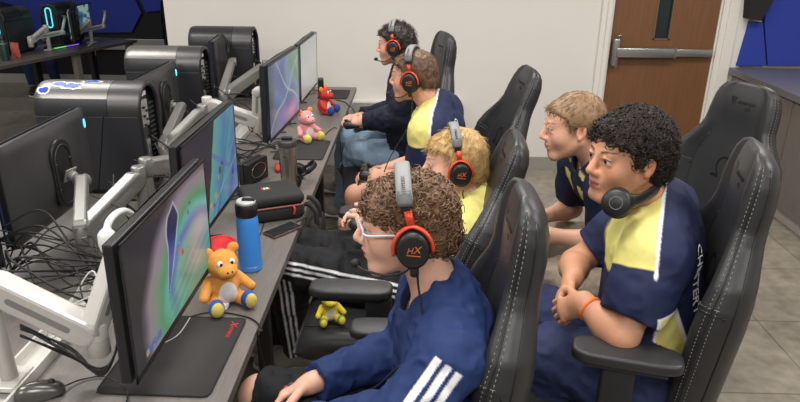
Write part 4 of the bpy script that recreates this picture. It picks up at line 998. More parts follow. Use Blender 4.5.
class Body:
    def __init__(s, J, C, R, hs=1., wide=1., fat=1., h=.004, curl=None, limb=1.):
        s.J, s.C, s.R, s.hs, s.h = J, C, R, hs, h; s.tags = {}
        Lx = nrm(J['sr']-J['sl']); U = nrm(J['nb']-J['pel']); s.F = nrm(np.cross(U, Lx)); s.L = Lx; s.U = U
        mid = lp(J['pel'], J['nb'], .45); up = lp(J['pel'], J['nb'], .80); s.mid = mid; s.up = up
        g = s.tags; q = fat
        g['pelvis'] = [(cap(lp(J['hl'], J['hr'], .15), lp(J['hl'], J['hr'], .85), .105*q), .03), (cap(J['pel'], lp(J['pel'], mid, .6), .098*q, .096*q, Lx, 1.45*wide), .04)]
        g['torso'] = [(cap(lp(J['pel'], mid, .4), mid, .098*q, .10*q, Lx, 1.42*wide), .05), (cap(mid, up, .105*q, .098*q, Lx, 1.52*wide), .05), (cap(up, J['nb']-U*.03, .085*q, .06, Lx, 1.4), .04),
                      (cap(lp(J['sl'], J['sr'], .08), lp(J['sl'], J['sr'], .92), .054*q), .05), (cap(J['nb']+U*.02, lp(J['sl'], J['nb'], .2), .045, .05), .03), (cap(J['nb']+U*.02, lp(J['sr'], J['nb'], .2), .045, .05), .03)]
        for sd in 'lr':
            a, b, c = J['s'+sd], J['e'+sd], J['w'+sd]; k = limb
            g['uparm'+sd] = [(cap(a, lp(a, b, .5), .054*k*q, .047*k*q), .04), (cap(lp(a, b, .5), b, .047*k*q, .040*k), .02)]
            m = lp(b, c, .3); g['forearm'+sd] = [(cap(b, m, .041*k, .042*k), .02), (cap(m, c, .042*k, .027*k, None), .02)]
            a, b, c = J['h'+sd], J['k'+sd], J['a'+sd]
            g['thigh'+sd] = [(cap(a, lp(a, b, .5), .094*k*q, .078*k*q), .05), (cap(lp(a, b, .5), b, .078*k*q, .057*k), .02)]
            m = lp(b, c, .32); g['shin'+sd] = [(cap(b, m, .055*k, .056*k), .025), (cap(m, c, .056*k, .036*k), .02)]
            fd = nrm(J['f'+sd]); g['foot'+sd] = [(cap(c-A(0, 0, .035), c-A(0, 0, .05)+fd*.15, .034, .026, np.cross(fd, A(0, 0, 1)), 1.25), .02)]
            if 'd'+sd in J: g['hand'+sd] = hand_prims(J['w'+sd], J['d'+sd], J['n'+sd], sd == 'r', *(curl or {}).get(sd, ()))
        g['neck'] = [(cap(J['nb']-U*.03, C+R @ (A(0, -.022, -.045)*hs), .058*q, .054*hs), .03)]
        hp, s.W = head_prims(C, R, hs); g['head'] = hp
        lo = np.min([p[0][1] for v in g.values() for p in v], 0)-.05; hi = np.max([p[0][2] for v in g.values() for p in v], 0)+.05
        s.f = Field(lo, hi, h)
        for tg in ('torso', 'pelvis', 'uparml', 'uparmr', 'forearml', 'forearmr', 'thighl', 'thighr', 'shinl', 'shinr', 'footl', 'footr', 'neck'):
            for pr, k in g[tg]: s.f.add(pr, k)
        # head on its own first so that features blend only among themselves
        hd = s.f.child(np.min([p[0][1] for p in hp], 0)-.03, np.max([p[0][2] for p in hp], 0)+.03); q3 = s.f.sl(np.min([p[0][1] for p in hp], 0)-.03, np.max([p[0][2] for p in hp], 0)+.03)
        for pr, k in hp: hd.add(pr, abs(k)*hs, sub=k < 0)
        b = hd.d; a = s.f.d[q3]; k = .02; hh = np.maximum(k-np.abs(a-b), 0)/k; s.f.d[q3] = np.minimum(a, b)-hh*hh*k*.25
        for sd in 'lr':
            for pr, k in g.get('hand'+sd, []): s.f.add(pr, k)
    def local(s, V): p = ((V-s.C) @ s.R)/s.hs; p[:, 1] /= 1.07; p[:, 2] = np.where(p[:, 2] < 0, p[:, 2]/.93, p[:, 2]); return p
    def skin(s, root, m, skin, lip, brow, stubble=0., iris=(70, 50, 36), beard=None):
        V, Q = surface(s.f, 2); p = s.local(V); x, y, z = np.abs(p[:, 0]), p[:, 1], p[:, 2]
        c = np.tile(A(*S(*skin)), (len(V), 1)); B = lambda col, w: c*(1-w[:, None])+A(*S(*col))*w[:, None]
        hd = sm(z, -.14, -.12)
        red = tuple(np.clip(A(*skin)*A(1.02, .84, .80), 0, 255))
        c = B(red, .28*np.exp(-((x-.042)/.02)**2-((y-.07)/.03)**2-((z+.02)/.022)**2)+.22*np.exp(-(x/.016)**2-((y-.108)/.018)**2-((z+.02)/.014)**2)+.5*sm(x, .074, .082)*sm(np.abs(z), .04, .03)*sm(np.abs(y), .04, .03))
        lipw = sm(np.abs(z+.0600)-.0105*np.clip(1-(x/.024)**2, 0, 1), .0018, -.0012)*sm(x, .024, .021)*sm(y, .080, .086); c = B(lip, lipw)
        c = B(tuple(A(*lip)*.55), sm(np.abs(z+.0602), .0018, .0004)*sm(x, .022, .018)*sm(y, .080, .086))  # mouth crease: shade between the lips put into the colour
        t = np.clip((x-.014)/.040, 0, 1); bz = .031+.0075*np.sin(t*PI*.62)*1.1-.002*t
        c = B(brow, .85*sm(np.abs(z-bz), .0052-.002*t, .0028-.0016*t)*sm(x, .013, .017)*sm(x, .056, .050)*sm(y, .05, .06))
        lash = sm(np.abs(z-.0155-.004*(1-((x-.032)/.016)**2)), .0022, .001)*sm(np.abs(x-.032), .017, .014)*sm(y, .07, .075); c = B(tuple(A(*brow)*.6), .75*lash)
        if stubble: c = B(tuple(A(*brow)*.8+A(*skin)*.2), stubble*sm(z, -.03, -.06)*sm(y, .0, .03)*(1-lipw)*hd)
        # eyeballs belong to the same mesh
        Vs, Qs, Cs = [V], [Q], [c]; n0 = len(V)
        for d in (-1, 1):
            n, mm = 20, 14; pts = []; cc = []
            for i in range(mm+1):
                th = PI*i/mm
                for k in range(n):
                    a = 2*PI*k/n; l = A(math.sin(th)*math.cos(a), math.cos(th), math.sin(th)*math.sin(a))*.0122
                    pts.append(s.W(*(A(d*.032, .0785, .0115)+l))); ang = math.degrees(th)
                    cc.append(S(14, 12, 12) if ang < 13 else (S(*iris) if ang < 29 else S(226, 220, 214)))
            F = [(n0+i*n+k, n0+i*n+(k+1) % n, n0+(i+1)*n+(k+1) % n, n0+(i+1)*n+k) for i in range(mm) for k in range(n)]
            Vs.append(np.array(pts)); Qs.append(np.array(F)); Cs.append(np.array(cc)); n0 += len(pts)
        o = np.array(root.location)
        return fmesh('body', np.concatenate(Vs), np.concatenate(Qs), m, root, np.concatenate(Cs), o)
    def garment(s, name, root, m, parts, colf=None, k=.03, wr=(.006, 16, 3), gap=.0015, neck=.0, cuts=(), smooth=2, extra=None, sub=()):
        """parts: (list of tags, grow, [(point, normal)...], grow_k)"""
        pr = [p for tg, gr, ct in parts for t in tg for p, _ in s.tags[t]]
        lo = np.min([p[1] for p in pr], 0)-.06; hi = np.max([p[2] for p in pr], 0)+.06; g = s.f.child(lo, hi)
        for tg, gr, ct in parts:
            c = s.f.child(lo, hi)
            for t in tg:
                for p, kk in s.tags[t]: c.add(p, kk+.012, gr)
            for pt, nn in ct:
                nn = nrm(nn); c.cut(lambda X, Y, Z: (X-pt[0])*nn[0]+(Y-pt[1])*nn[1]+(Z-pt[2])*nn[2])
            a, b = g.d, c.d; h = np.maximum(k-np.abs(a-b), 0)/k; g.d = np.minimum(a, b)-h*h*k*.25
        if extra:
            for p, kk in extra: g.add(p, kk)
        if wr: g.displace(wr[0], wr[1], wr[2], ridge=True); g.displace(wr[0]*.5, wr[1]*2.3, wr[2]+5, ridge=True)
        if neck: g.add(cap(s.J['nb']-s.U*.015+s.F*.035, s.C+s.R @ A(0, -.02, -.03), .058+neck, .075), .006, sub=True)
        for p, kk in sub: g.add(p, kk, sub=True)
        for pt, nn in cuts:
            nn = nrm(nn); g.cut(lambda X, Y, Z: (X-pt[0])*nn[0]+(Y-pt[1])*nn[1]+(Z-pt[2])*nn[2])
        g.d = np.maximum(g.d, gap-g.base)
        V, Q = surface(g, smooth); o = np.array(root.location)
        return fmesh(name, V, Q, m, root, None if colf is None else colf(V), o), V, Q
    def along(s, V, a, b):
        a, b = np.asarray(a), np.asarray(b); d = b-a; return ((V-a) @ d)/(d @ d)
    def dist(s, V, a, b):
        t = np.clip(s.along(V, a, b), 0, 1); return np.linalg.norm(V-(np.asarray(a)+t[:, None]*(np.asarray(b)-np.asarray(a))), axis=1)
    def hair_cap(s, thick, line, front=.0, amp=.004, freq=60, back=None, seed=1, k=.012):
        """cap over the skull; line: hairline heights over forward position (local)"""
        C, R, hs = s.C, s.R, s.hs
        prs = [ellp(s.W(0, -.014, .036), (A(.0735, .093, .082)+thick)*hs, R), ellp(s.W(0, .05, .048), (A(.055, .036, .044)+thick*.8)*hs, R), ellp(s.W(0, -.06, -.02), (A(.058, .048, .06)+thick*.8)*hs, R)]
        lo = np.min([p[1] for p in prs], 0)-.03; hi = np.max([p[2] for p in prs], 0)+.03; g = s.f.child(lo, hi)
        for p in prs: g.add(p, .02)
        ys = [a for a, b in line]; zs = [b for a, b in line]
        def cut(X, Y, Z):
            x, y, z = X-C[0], Y-C[1], Z-C[2]; ly = (x*R[0, 1]+y*R[1, 1]+z*R[2, 1])/hs; lz = (x*R[0, 2]+y*R[1, 2]+z*R[2, 2])/hs
            return (np.interp(ly, ys, zs)-lz)*.8
        b = cut(*g.co((slice(None),)*3)).astype(np.float32); a = g.d; h = np.maximum(k-np.abs(a-b), 0)/k; g.d = np.maximum(a, b)+h*h*k*.25
        g.displace(amp, freq, seed, ridge=True); g.d = np.maximum(g.d, -.004-g.base)
        return surface(g, 1), (ys, zs)
def strands(mesh, n, fn, r0, seed, root, nseg=6, sides=3):
    """n hair strands rooted on the cap; fn(point, normal, rng) gives the polyline"""
    V, Q = mesh; q = np.random.default_rng(seed)
    P = V[Q]; nm = np.cross(P[:, 2]-P[:, 0], P[:, 3]-P[:, 1]); ar = np.linalg.norm(nm, axis=1); nm /= ar[:, None]+1e-12
    pick = q.choice(len(Q), n, p=ar/ar.sum()); out_v, out_q = [], []; base = 0
    for i in pick:
        c = P[i].mean(0)+q.normal(0, .001, 3); pl = fn(c, nm[i], q)
        if pl is None: continue
        pl = np.array(pl); m = len(pl); T = np.gradient(pl, axis=0); T /= np.linalg.norm(T, axis=1)[:, None]+1e-12
        u = np.cross(T, nm[i]); u /= np.linalg.norm(u, axis=1)[:, None]+1e-9; v = np.cross(T, u)
        rr = r0*(1-.75*np.linspace(0, 1, m)**2)
        ring = np.stack([pl+(u*math.cos(a)+v*math.sin(a)*.7)*rr[:, None] for a in np.arange(sides)*2*PI/sides], 1)
        out_v.append(ring.reshape(-1, 3)); ii, kk = np.meshgrid(np.arange(m-1), np.arange(sides), indexing='ij')
        f = np.stack([ii*sides+kk, ii*sides+(kk+1) % sides, (ii+1)*sides+(kk+1) % sides, (ii+1)*sides+kk], -1).reshape(-1, 4)+base
        out_q.append(f); base += m*sides
    return np.concatenate(out_v), np.concatenate(out_q)
def curly(rad, length, turns, lift=.4, droop=.0):
    def fn(c, n, q):
        a = nrm(q.normal(0, 1, 3)); t1 = nrm(np.cross(n, a)); t2 = np.cross(n, t1); ph = q.uniform(0, 2*PI); L = length*q.uniform(.7, 1.25); m = int(turns*8)+1; out = []
        ax = nrm(n*lift+t1*(1-lift)*q.uniform(-1, 1)+A(0, 0, -droop)); r = rad*q.uniform(.7, 1.2); e1 = nrm(np.cross(ax, n+a*.1)); e2 = np.cross(ax, e1)
        for i in range(m):
            t = i/(m-1); w = ph+t*turns*2*PI*(1 if q is not None else 1); k = r*min(1, .4+t*1.5)
            out.append(c-n*.004+ax*L*t+(e1*math.cos(w)+e2*math.sin(w))*k+n*.0)
        return out
    return fn
def combed(R, flow, length, lift=.25, jit=.25, grav=.0):
    """strands lying along a local flow direction function"""
    def fn(c, n, q):
        d = flow(c, n); d = d-n*(d@n); d = nrm(nrm(d)+q.normal(0, jit, 3)); d = nrm(d-n*(d@n)); L = length*q.uniform(.6, 1.2); out = []; p = c-n*.004; v = nrm(d+n*lift)
        for i in range(6):
            out.append(p); p = p+v*L/5; v = nrm(v-n*lift*.42+A(0, 0, -grav))
        return out
    return fn
def hair(body, root, m, cap_mesh, parts):
    """one hair child: cap plus strands"""
    V, Q = cap_mesh; Vs, Qs, b = [V], [Q], len(V)
    for v, q in parts: Vs.append(v); Qs.append(q+b); b += len(v)
    return fmesh('hair', np.concatenate(Vs), np.concatenate(Qs), m, root, None, np.array(root.location))
def shoes(body, root, ms, low=True):
    for sd in 'lr':
        c = body.J['a'+sd]; fd = nrm(body.J['f'+sd]*A(1, 1, 0)); sx = np.cross(fd, A(0, 0, 1)); z0 = c[2]-.085
        g = Field(c+A(-.24, -.24, -.12), c+A(.24, .24, .1), .005)
        B = lambda f, z: A(c[0], c[1], z0)+fd*f+A(0, 0, z)
        g.add(cap(B(-.045, .045), B(.06, .042), .036, .04, sx, 1.05), .03); g.add(cap(B(.06, .04), B(.17, .034), .038, .03, sx, 1.25), .04); g.add(cap(B(-.02, .06), B(-.005, .105), .042, .042), .04)
        g.cut(lambda X, Y, Z: z0+.012-Z+0*X+0*Y); g.cut(lambda X, Y, Z: Z-(z0+.118)+0*X+0*Y)
        V, Q = surface(g, 1); o = np.array(root.location); sh = fmesh('shoe', V, Q, ms[0], root, None, o)
        m = MB(); pl = [(x, y) for x, y in [(-.082, 0), (-.075, .03), (-.04, .042), (.05, .044), (.12, .05), (.17, .045), (.2, .02), (.205, 0)]]; pl = pl+[(x, -y) for x, y in pl[::-1][1:-1]]
        m.prism(pl, .022, B(0, .0), fd, sx, (0, 0, 1), bev=.005); sole = m.build('sole', ms[1], sh); sole.location = tuple(-o)
        m = MB()
        for i in range(4): m.tube([B(.03+.022*i, .083-.009*i)+sx*-.026, B(.035+.022*i, .089-.009*i), B(.03+.022*i, .083-.009*i)+sx*.026], .0035, 6)
        lc = m.build('laces', ms[1], sh); lc.location = tuple(-o)
def person_root(J, label): return empty('person', (J['pel'][0], J['pel'][1], 0), 0, label, 'person')

# ------------------------------------------------------------------ headsets
M_hs = mat('headset_black', S(30, 29, 29), .42, var=.06); M_hsc = mat('headset_cushion', S(24, 23, 23), .6, bump=.2)
M_or = mat('headset_orange', S(206, 70, 40), .38, .25); M_hp = mat('headband_grey', S(128, 127, 127), .55, bump=.25, bscale=500); M_ol = mat('orange_print', S(206, 112, 56), .4)
def headset(C, R, s, label, hw=.088, top=.135, mic=True, cord=None, back=-.004, sides=('l',), name='gaming_headset', grey=True, pad_m=None, oy=0.):
    t = bpy.data.objects.new(name, None); t.empty_display_size = .05; t.location = C; t.rotation_mode = 'XYZ'
    t.rotation_euler = Matrix(R.tolist()).to_euler(); t.scale = (s, s, s); link(t, None, label, 'headset')
    ov = lambda ry, rz, n=32: [(ry*math.cos(a), rz*math.sin(a)) for a in np.linspace(0, 2*PI, n, endpoint=False)]
    yc, zc = -.008+oy, -.010
    for d in (-1, 1):
        m = MB(); m.prism(ov(.036, .043), .030, (d*(hw+.004), yc, zc), (0, 1, 0), (0, 0, 1), (d, 0, 0), bev=.009, seg=3); cu = m.build('ear_cup', M_hs, t, sharp=60)
        m = MB(); m.tube([(d*(hw-.004), yc+y, zc+z) for y, z in ov(.031, .038)], .0115, 10, closed=True); m.build('cushion', M_hsc, cu)
        m = MB(); m.tube([(d*(hw+.033), yc+y, zc+z) for y, z in ov(.028, .034)], .0014, 5, closed=True)
        m.build('cup_ring', M_hs, cu)
        if grey:
            m = MB(); ux = (0, -d*1., 0) if d < 0 else (0, 1, 0); ux = (0, -1, 0) if d < 0 else (0, 1, 0)
            text(m, 'H', (d*(hw+.0345), yc+(-.008 if d > 0 else .008), zc+.004), ux, (0, 0, 1), .019, .0005, .35); text(m, 'X', (d*(hw+.0345), yc+(.007 if d > 0 else -.007), zc+.004), ux, (0, 0, 1), .023, .0005, .35)
            m.box((d*(hw+.0347), yc, zc-.008), (.001, .030, .002), Matrix.Rotation(.2*-d, 3, 'X')); m.build('logo', M_ol, cu)
        yk = M_or if grey else M_hs
        m = MB(); arc = [(d*(hw+.010+.012*abs(math.cos(a))), yc+.043*math.cos(a), zc+.050*math.sin(a)) for a in np.linspace(-.15, PI+.15, 24)]
        m.tube(arc, .0075, 8, flat=(1., .6), up=(d, 0, 0)); m.tube([(d*(hw+.010), yc, zc+.048), (d*(hw+.006), yc*.5+back*.5, zc+.085)], .007, 8, flat=(.7, 1.3), up=(d, 0, 0)); m.build('yoke', yk, t)
    N = 33; z1 = .070
    arc = [((hw+.004)*math.cos(a), back+oy*.4, z1+(top-z1)*math.sin(a)**.9) for a in np.linspace(0, PI, N)]
    def strap(i0, i1, w, th, off):
        G = []
        for i in range(i0, i1):
            p = Vector(arc[i]); q = Vector(arc[min(i+1, N-1)])-Vector(arc[max(i-1, 0)]); q.normalize(); nrmv = Vector((0, 1, 0)).cross(q)*1.; nrmv.normalize()
            if nrmv.z < 0 and 3 < i < N-4: nrmv = -nrmv
            if i <= 3: nrmv = Vector((1, 0, .2)).normalized()
            if i >= N-4: nrmv = Vector((-1, 0, .2)).normalized()
            c = p+nrmv*off; G.append([c+Vector((0, w/2*cy, 0))+nrmv*(th/2*cz) for cy, cz in ((-1, -.4), (-.9, .7), (-.55, 1), (.55, 1), (.9, .7), (1, -.4), (.8, -1), (-.8, -1))])
        k = MB(); k.grid(G, closeu=True, capends=True); return k
    strap(0, N, .022, .006, 0).build('headband', M_hs, t)
    pm = pad_m or (M_hp if grey else M_hsc); pd = strap(3, N-3, .036 if grey else .028, .013 if grey else .010, .003).build('headband_pad', pm, t)
    for rng_ in ((2, 7), (N-7, N-2)): strap(*rng_, .034 if grey else .024, .015 if grey else .010, .003).build('slider_cover', mat('slider_grey', S(92, 92, 92), .45) if grey else M_hs, t)
    if grey:
        i = 24 ; m = MB()
        p = Vector(arc[24]); tq = (Vector(arc[25])-Vector(arc[23])).normalized(); nv = Vector((0, 1, 0)).cross(tq); nv = nv if nv.z > 0 else -nv
        text(m, 'HYPERX', p+nv*.0105, -tq, nv.cross(-tq), .012, .0004); m.build('lettering', M_hs, pd)
    if mic:
        m = MB(); m.tube(spline([(-(hw+.018), yc+.012, zc-.045), (-(hw+.012), yc+.03, zc-.058), (-(hw-.012), .06, -.082), (-.052, .108, -.078), (-.036, .122, -.072)], 5), .0028, 7); bm_ = m.build('mic_boom', M_hs, t)
        m = MB(); m.ell((-.030, .126, -.070), (.0105, .0125, .0105)); m.build('mic_foam', M_hsc, bm_)
        m = MB(); m.cyl((-(hw+.018), yc, zc-.036), (-(hw+.018), yc+.002, zc-.064), .010, 14, .002); m.build('mic_socket', M_hs, t)
    if cord:
        Ri = np.linalg.inv(R); pts = [A(-(hw+.015), yc-.006, zc-.06), A(-(hw+.012), yc-.004, zc-.085)]+[Ri @ (np.asarray(p)-C)/s for p in cord]
        m = MB(); m.tube(spline(pts, 6), .0026, 6); m.build('cord', M_cbl, t)
    return t
# ------------------------------------------------------------------ the six players
M_skin = mat('skin', (1, 1, 1), .5, var=.05, vscale=120, bump=.12, bscale=700, attr='col', sub=.12, spec=.4)
M_cloth = mat('sports_fabric', (1, 1, 1), .72, var=.04, vscale=90, bump=.25, bscale=700, attr='col', spec=.3)
NAVY = S(30, 37, 70); YEL = S(226, 216, 128); WHT = S(232, 232, 234); DNAVY = S(26, 29, 48); BLK = S(26, 26, 28)
def flat(c): return lambda V: np.tile(A(*c), (len(V), 1))
def mixc(c, col, w): return c*(1-w[:, None])+A(*col)*w[:, None]
HL = [(-.13, -.075), (-.05, -.068), (-.028, -.045), (-.02, .004), (.004, .012), (.012, .0), (.024, .002), (.032, .035), (.05, .055), (.075, .074), (.11, .085)]
def col_stripes(B, V, c, a, b, out, t0, t1, col=WHT, offs=(-.019, 0, .019), w=.0055, r=.03):
    a, b = np.asarray(a), np.asarray(b); d = nrm(b-a); e1 = nrm(np.asarray(out)-d*(np.asarray(out)@d)); e2 = np.cross(d, e1)
    p = V-a; t = B.along(V, a, b); x = p@e1; y = p@e2; on = sm(x, .0, .012)*sm(t, t0-.01, t0)*sm(-t, -t1-.01, -t1)*(np.hypot(x, y) < .14)
    for o in offs: c = mixc(c, col, on*sm(np.abs(y-o), w+.0012, w-.0012))
    return c
def jersey_colors(B, ks=1.):
    J = B.J
    def f(V):
        c = np.tile(A(*NAVY), (len(V), 1)); up = (V-J['nb'])@B.U; fw = (V-lp(J['sl'], J['sr'], .5))@B.F; la = (V-lp(J['sl'], J['sr'], .5))@B.L
        for sd in 'lr':
            a, e = J['s'+sd], J['e'+sd]; t = B.along(V, a, e); s = (1 if sd == 'r' else -1); near = (la*s > .0)
            arm = sm(.62*B.dist(V, J['pel'], J['nb'])-B.dist(V, a, e), -.012, .012)*sm(t, .0, .03)
            # yellow yoke over the shoulder and the front of the chest
            lo_t = .17+.08*np.clip((fw+.02)/.08, -1, 1)
            yoke = near*(arm*sm(lo_t-t, -.012, .012)+1-arm)*sm(fw, -.006, .0)*sm(up, -.165, -.15)
            c = mixc(c, YEL, yoke*1.)
            pipe = near*sm(np.abs(fw+.006), .0055, .003)*sm(up, -.235, -.22)*sm(t, .30, .25); c = mixc(c, WHT, pipe)
            # side panel under the arm
            side = np.abs(la) > .05
            pw = (fw+.045-.10*(up+.28)); top, bot = -.20, -.40
            w = .010+.045*np.clip((top-up)/.2, 0, 1); inside = np.minimum(w-np.abs(pw+.0), np.minimum(top-up, up-bot)); inside = np.where(side & (t < .9) & near & ~((B.dist(V, a, e) < .07) & (t > .15)), inside, -1)
            c = mixc(c, WHT, sm(inside, -.010, -.007)); c = mixc(c, YEL, sm(inside, -.002, .002))
        tp = sm(np.abs(up+.02), .014, .010)*0; return c
    return f
def shirt_parts(B, sleeve=.74, g=.016, sg=.022, hem=.02):
    J = B.J; P = [(['torso', 'pelvis'], g, [(J['pel']-B.U*hem, -B.U)])]
    for sd in 'lr':
        a, e = J['s'+sd], J['e'+sd]; P.append((['uparm'+sd], sg, [(lp(a, e, sleeve), e-a)]))
    return P
def pants_parts(B, g=.014, cut=.95, waist=.10):
    J = B.J; P = [(['pelvis'], g, [(J['pel']+B.U*waist, B.U)])]
    for sd in 'lr': P.append((['thigh'+sd, 'shin'+sd], g, [(lp(J['k'+sd], J['a'+sd], cut), J['a'+sd]-J['k'+sd])]))
    return P
def shorts_parts(B, g=.02, cut=.80, waist=.10):
    J = B.J; P = [(['pelvis'], g, [(J['pel']+B.U*waist, B.U)])]
    for sd in 'lr': P.append((['thigh'+sd], g, [(lp(J['h'+sd], J['k'+sd], cut), J['k'+sd]-J['h'+sd])]))
    return P
def controller(c, R, label, body=(36, 35, 38), gc=False, cord=None):
    t = bpy.data.objects.new('game_controller', None); t.location = c; t.empty_display_size = .03; t.rotation_euler = Matrix(np.asarray(R).tolist()).to_euler(); link(t, None, label, 'game controller', 'game controllers held by the players')
    f = Field((-.1, -.08, -.05), (.1, .07, .04), .003)
    f.add(cap((-.045, 0, 0), (.045, 0, 0), .022, axis=A(0, 1, 0), s=1.25), .01)
    for d in (-1, 1): f.add(cap((d*.05, .005, 0), (d*.068, -.055, -.012), .023, .015), .015)
    V, Q = surface(f, 2); fmesh('shell', V, Q, mat('controller_shell', S(*body), .4), t)
    for x, y in ((-.045, .01), (.022, -.018)):
        m = MB(); m.cyl((x, y, .018), (x, y, .032), .007, 12); m.cyl((x, y, .031), (x, y, .036), .0095, 16, .002); m.build('thumb_stick', mat('stick_yellow', S(236, 196, 50), .45) if gc and x > 0 else M_hs, t)
    for x, y, k in ((.045, .012, (206, 40, 44)), (.058, .002, (70, 70, 74)), (.034, .003, (206, 40, 44)), (.046, -.006, (70, 70, 74))):
        MB().cyl((x, y, .017), (x, y, .026), .0065, 14, .0015).build('button', mat('button', S(*k) if gc else S(70, 70, 72), .4), t)
    return t

# ---- player in the navy track jacket
J = dict(nb=A(.075, 1.385, 1.055), pel=A(.12, 1.40, .59), sl=A(.085, 1.205, .995), sr=A(.06, 1.565, 1.0), el=at_y(404, 420, 1.14), wl=at_y(303, 428, 1.27), er=at_y(404, 352, 1.58), wr=at_y(311, 383, 1.40),
         hl=A(.10, 1.31, .575), hr=A(.10, 1.49, .575), kl=A(-.35, 1.20, .58), kr=A(-.45, 1.62, .575), al=A(-.36, 1.2, .09), ar=A(-.42, 1.72, .09), fl=A(-1, -.1, 0), fr=A(-1, .2, 0),
         dl=A(-.8, .15, -.12), nl=A(-.1, .35, -.9), dr=A(-.85, -.2, -.35), nr=A(-.1, -.5, -.8))
R0 = frame(.04, -.10); C0 = A(-.010, 1.385, 1.243)
B = Body(J, C0, R0, 1.0, h=.0036, curl=dict(l=((.35, .55, .5), .1, 1., .3), r=((.5, .7, .5), .1)))
t = person_root(J, 'person in navy track jacket with curly brown hair, clear glasses and headset')
B.skin(t, M_skin, (226, 176, 152), (196, 118, 108), (84, 60, 44), .0, (70, 90, 90))
B.tags['collar'] = [(cap(J['nb']-B.U*.03+B.F*.0, lp(J['nb'], C0, .30)-B.F*.03, .078, .066), .01)]
def jcol(V):
    c = np.tile(A(*S(28, 47, 93)), (len(V), 1)); c = col_stripes(B, V, c, J['sl']+A(0, 0, .02), J['el'], (-.25, -1, .1), .08, 1.02, offs=(-.029, -.003, .023), w=.0078)
    c = col_stripes(B, V, c, J['el'], J['wl'], (.2, -.6, .75), .30, .55, offs=(.0,), w=.004); c = col_stripes(B, V, c, J['sr'], J['er'], (0, 1, .1), .3, 1.)
    up = (V-J['nb'])@B.U; fw = (V-J['nb'])@B.F; la = (V-J['nb'])@B.L
    c = mixc(c, S(16, 20, 40), sm(np.abs(la+.0), .004, .002)*sm(fw, .03, .05)); return c
P = [(['torso', 'pelvis'], .018, [(J['pel']-A(0, 0, .03), A(0, 0, -1))]), (['collar'], .002, [(lp(J['nb'], C0, .30), nrm(C0-J['nb']+B.F*-.9))])]
for sd in 'lr': P.append((['uparm'+sd, 'forearm'+sd], .020, [(lp(J['e'+sd], J['w'+sd], .93), J['w'+sd]-J['e'+sd])]))
B.garment('track_jacket', t, M_cloth, P, jcol, .03, (.010, 14, 3), neck=.006)
B.garment('shorts', t, M_cloth, shorts_parts(B, .028, .97), flat(BLK), .03, (.008, 16, 8))
shoes(B, t, (mat('shoe_grey', S(128, 124, 120), .7, bump=.2), mat('sole_white', S(210, 208, 204), .6)))
cm, ln = B.hair_cap(.006, [(-.14, -.085), (-.05, -.075), (-.03, -.05), (-.012, -.02), (.01, -.012), (.024, .012), (.04, .03), (.06, .035), (.08, .045), (.13, .05)], amp=.007, freq=48, seed=3)
M_hair1 = mat('brown_curls', S(112, 84, 60), .42, var=.45, vscale=45, spec=.4)
pts = [strands(cm, 1150, curly(.0085, .015, 1.5, .4, .25), .0029, 5, t, sides=5)]
hair(B, t, M_hair1, cm, pts)
hs1 = headset(C0, R0, 1., 'gaming headset with orange forks on the brown curls of the player in the track jacket', hw=.091, top=.137, cord=[A(.03, 1.235, 1.02), A(-.03, 1.23, .96), A(-.07, 1.25, .9), A(-.10, 1.28, .86)], back=.0)
# clear glasses
t = bpy.data.objects.new('eyeglasses', None); t.location = C0; t.rotation_euler = Matrix(R0.tolist()).to_euler(); t.empty_display_size = .03; link(t, None, 'clear framed glasses on the player in the navy track jacket', 'glasses')
M_gl = mat('clear_frame', S(206, 206, 212), .15, spec=.6); M_lens = mat('lens', (1, 1, 1), .02, trans=1., alpha=.25)
for d in (-1, 1):
    rim = [(d*(.033+.0245*math.copysign(abs(math.cos(a))**.7, math.cos(a))), .104-.006*abs(math.cos(a))*(1 if math.cos(a) > 0 else .2), .010+.0185*math.copysign(abs(math.sin(a))**.75, math.sin(a))) for a in np.linspace(0, 2*PI, 28, endpoint=False)]
    m = MB(); m.tube(rim, .0026, 7, closed=True); m.tube(spline([(d*.057, .099, .014), (d*.074, .084, .014), (d*.083, .02, .012), (d*.083, -.03, -.01)], 5), .0026, 6); m.build('frame', M_gl, t)
    m = MB(); m.add([Vector(p) for p in rim], [tuple(range(28))], False); m.build('lens', M_lens, t)
m = MB(); m.tube([(-.0095, .105, .014), (0, .109, .017), (.0095, .105, .014)], .0026, 6); m.build('bridge', M_gl, t)
pc = at_y(289, 406, 1.36); controller(pc, frame(.0, -.1), 'dark controller with red and yellow buttons at the bottom edge under the hand', (46, 42, 60), True)

# ---- dark curly haired player on the right
C1 = at_y(628, 158, 1.70); R1 = frame(.36, -.03)
J = dict(nb=A(C1[0]+.115, 1.74, C1[2]-.160), pel=A(.72, 1.70, .66), el=at_y(621, 336, 1.47), wl=at_y(583, 303, 1.58), hl=A(.69, 1.61, .65), hr=A(.69, 1.79, .65), kl=at_z(553, 352, .68), kr=at_z(542, 312, .69))
J['sl'] = A(J['nb'][0]-.055, 1.555, J['nb'][2]-.065); J['sr'] = A(J['nb'][0]+.085, 1.91, J['nb'][2]-.055)
J['er'] = A(.53, 1.93, .88); J['wr'] = at_y(573, 279, 1.73); J['al'] = J['kl']*A(1, 1, 0)+A(.02, .02, .09); J['ar'] = J['kr']*A(1, 1, 0)+A(.02, .02, .09); J['fl'] = A(-1, -.1, 0); J['fr'] = A(-1, .1, 0)
J['dl'] = A(-.45, .38, -.45); J['nl'] = A(.1, .6, -.6); J['dr'] = A(-.45, -.45, -.5); J['nr'] = A(.2, -.6, -.5)
B = Body(J, C1, R1, 1.0, wide=1.04, fat=1.06, h=.0038, curl=dict(l=((.35, .6, .5), .1), r=((.4, .6, .5), .1)), limb=1.07)
t = person_root(J, 'person with dark curls in navy and yellow jersey, headphones round the neck, hands clasped')
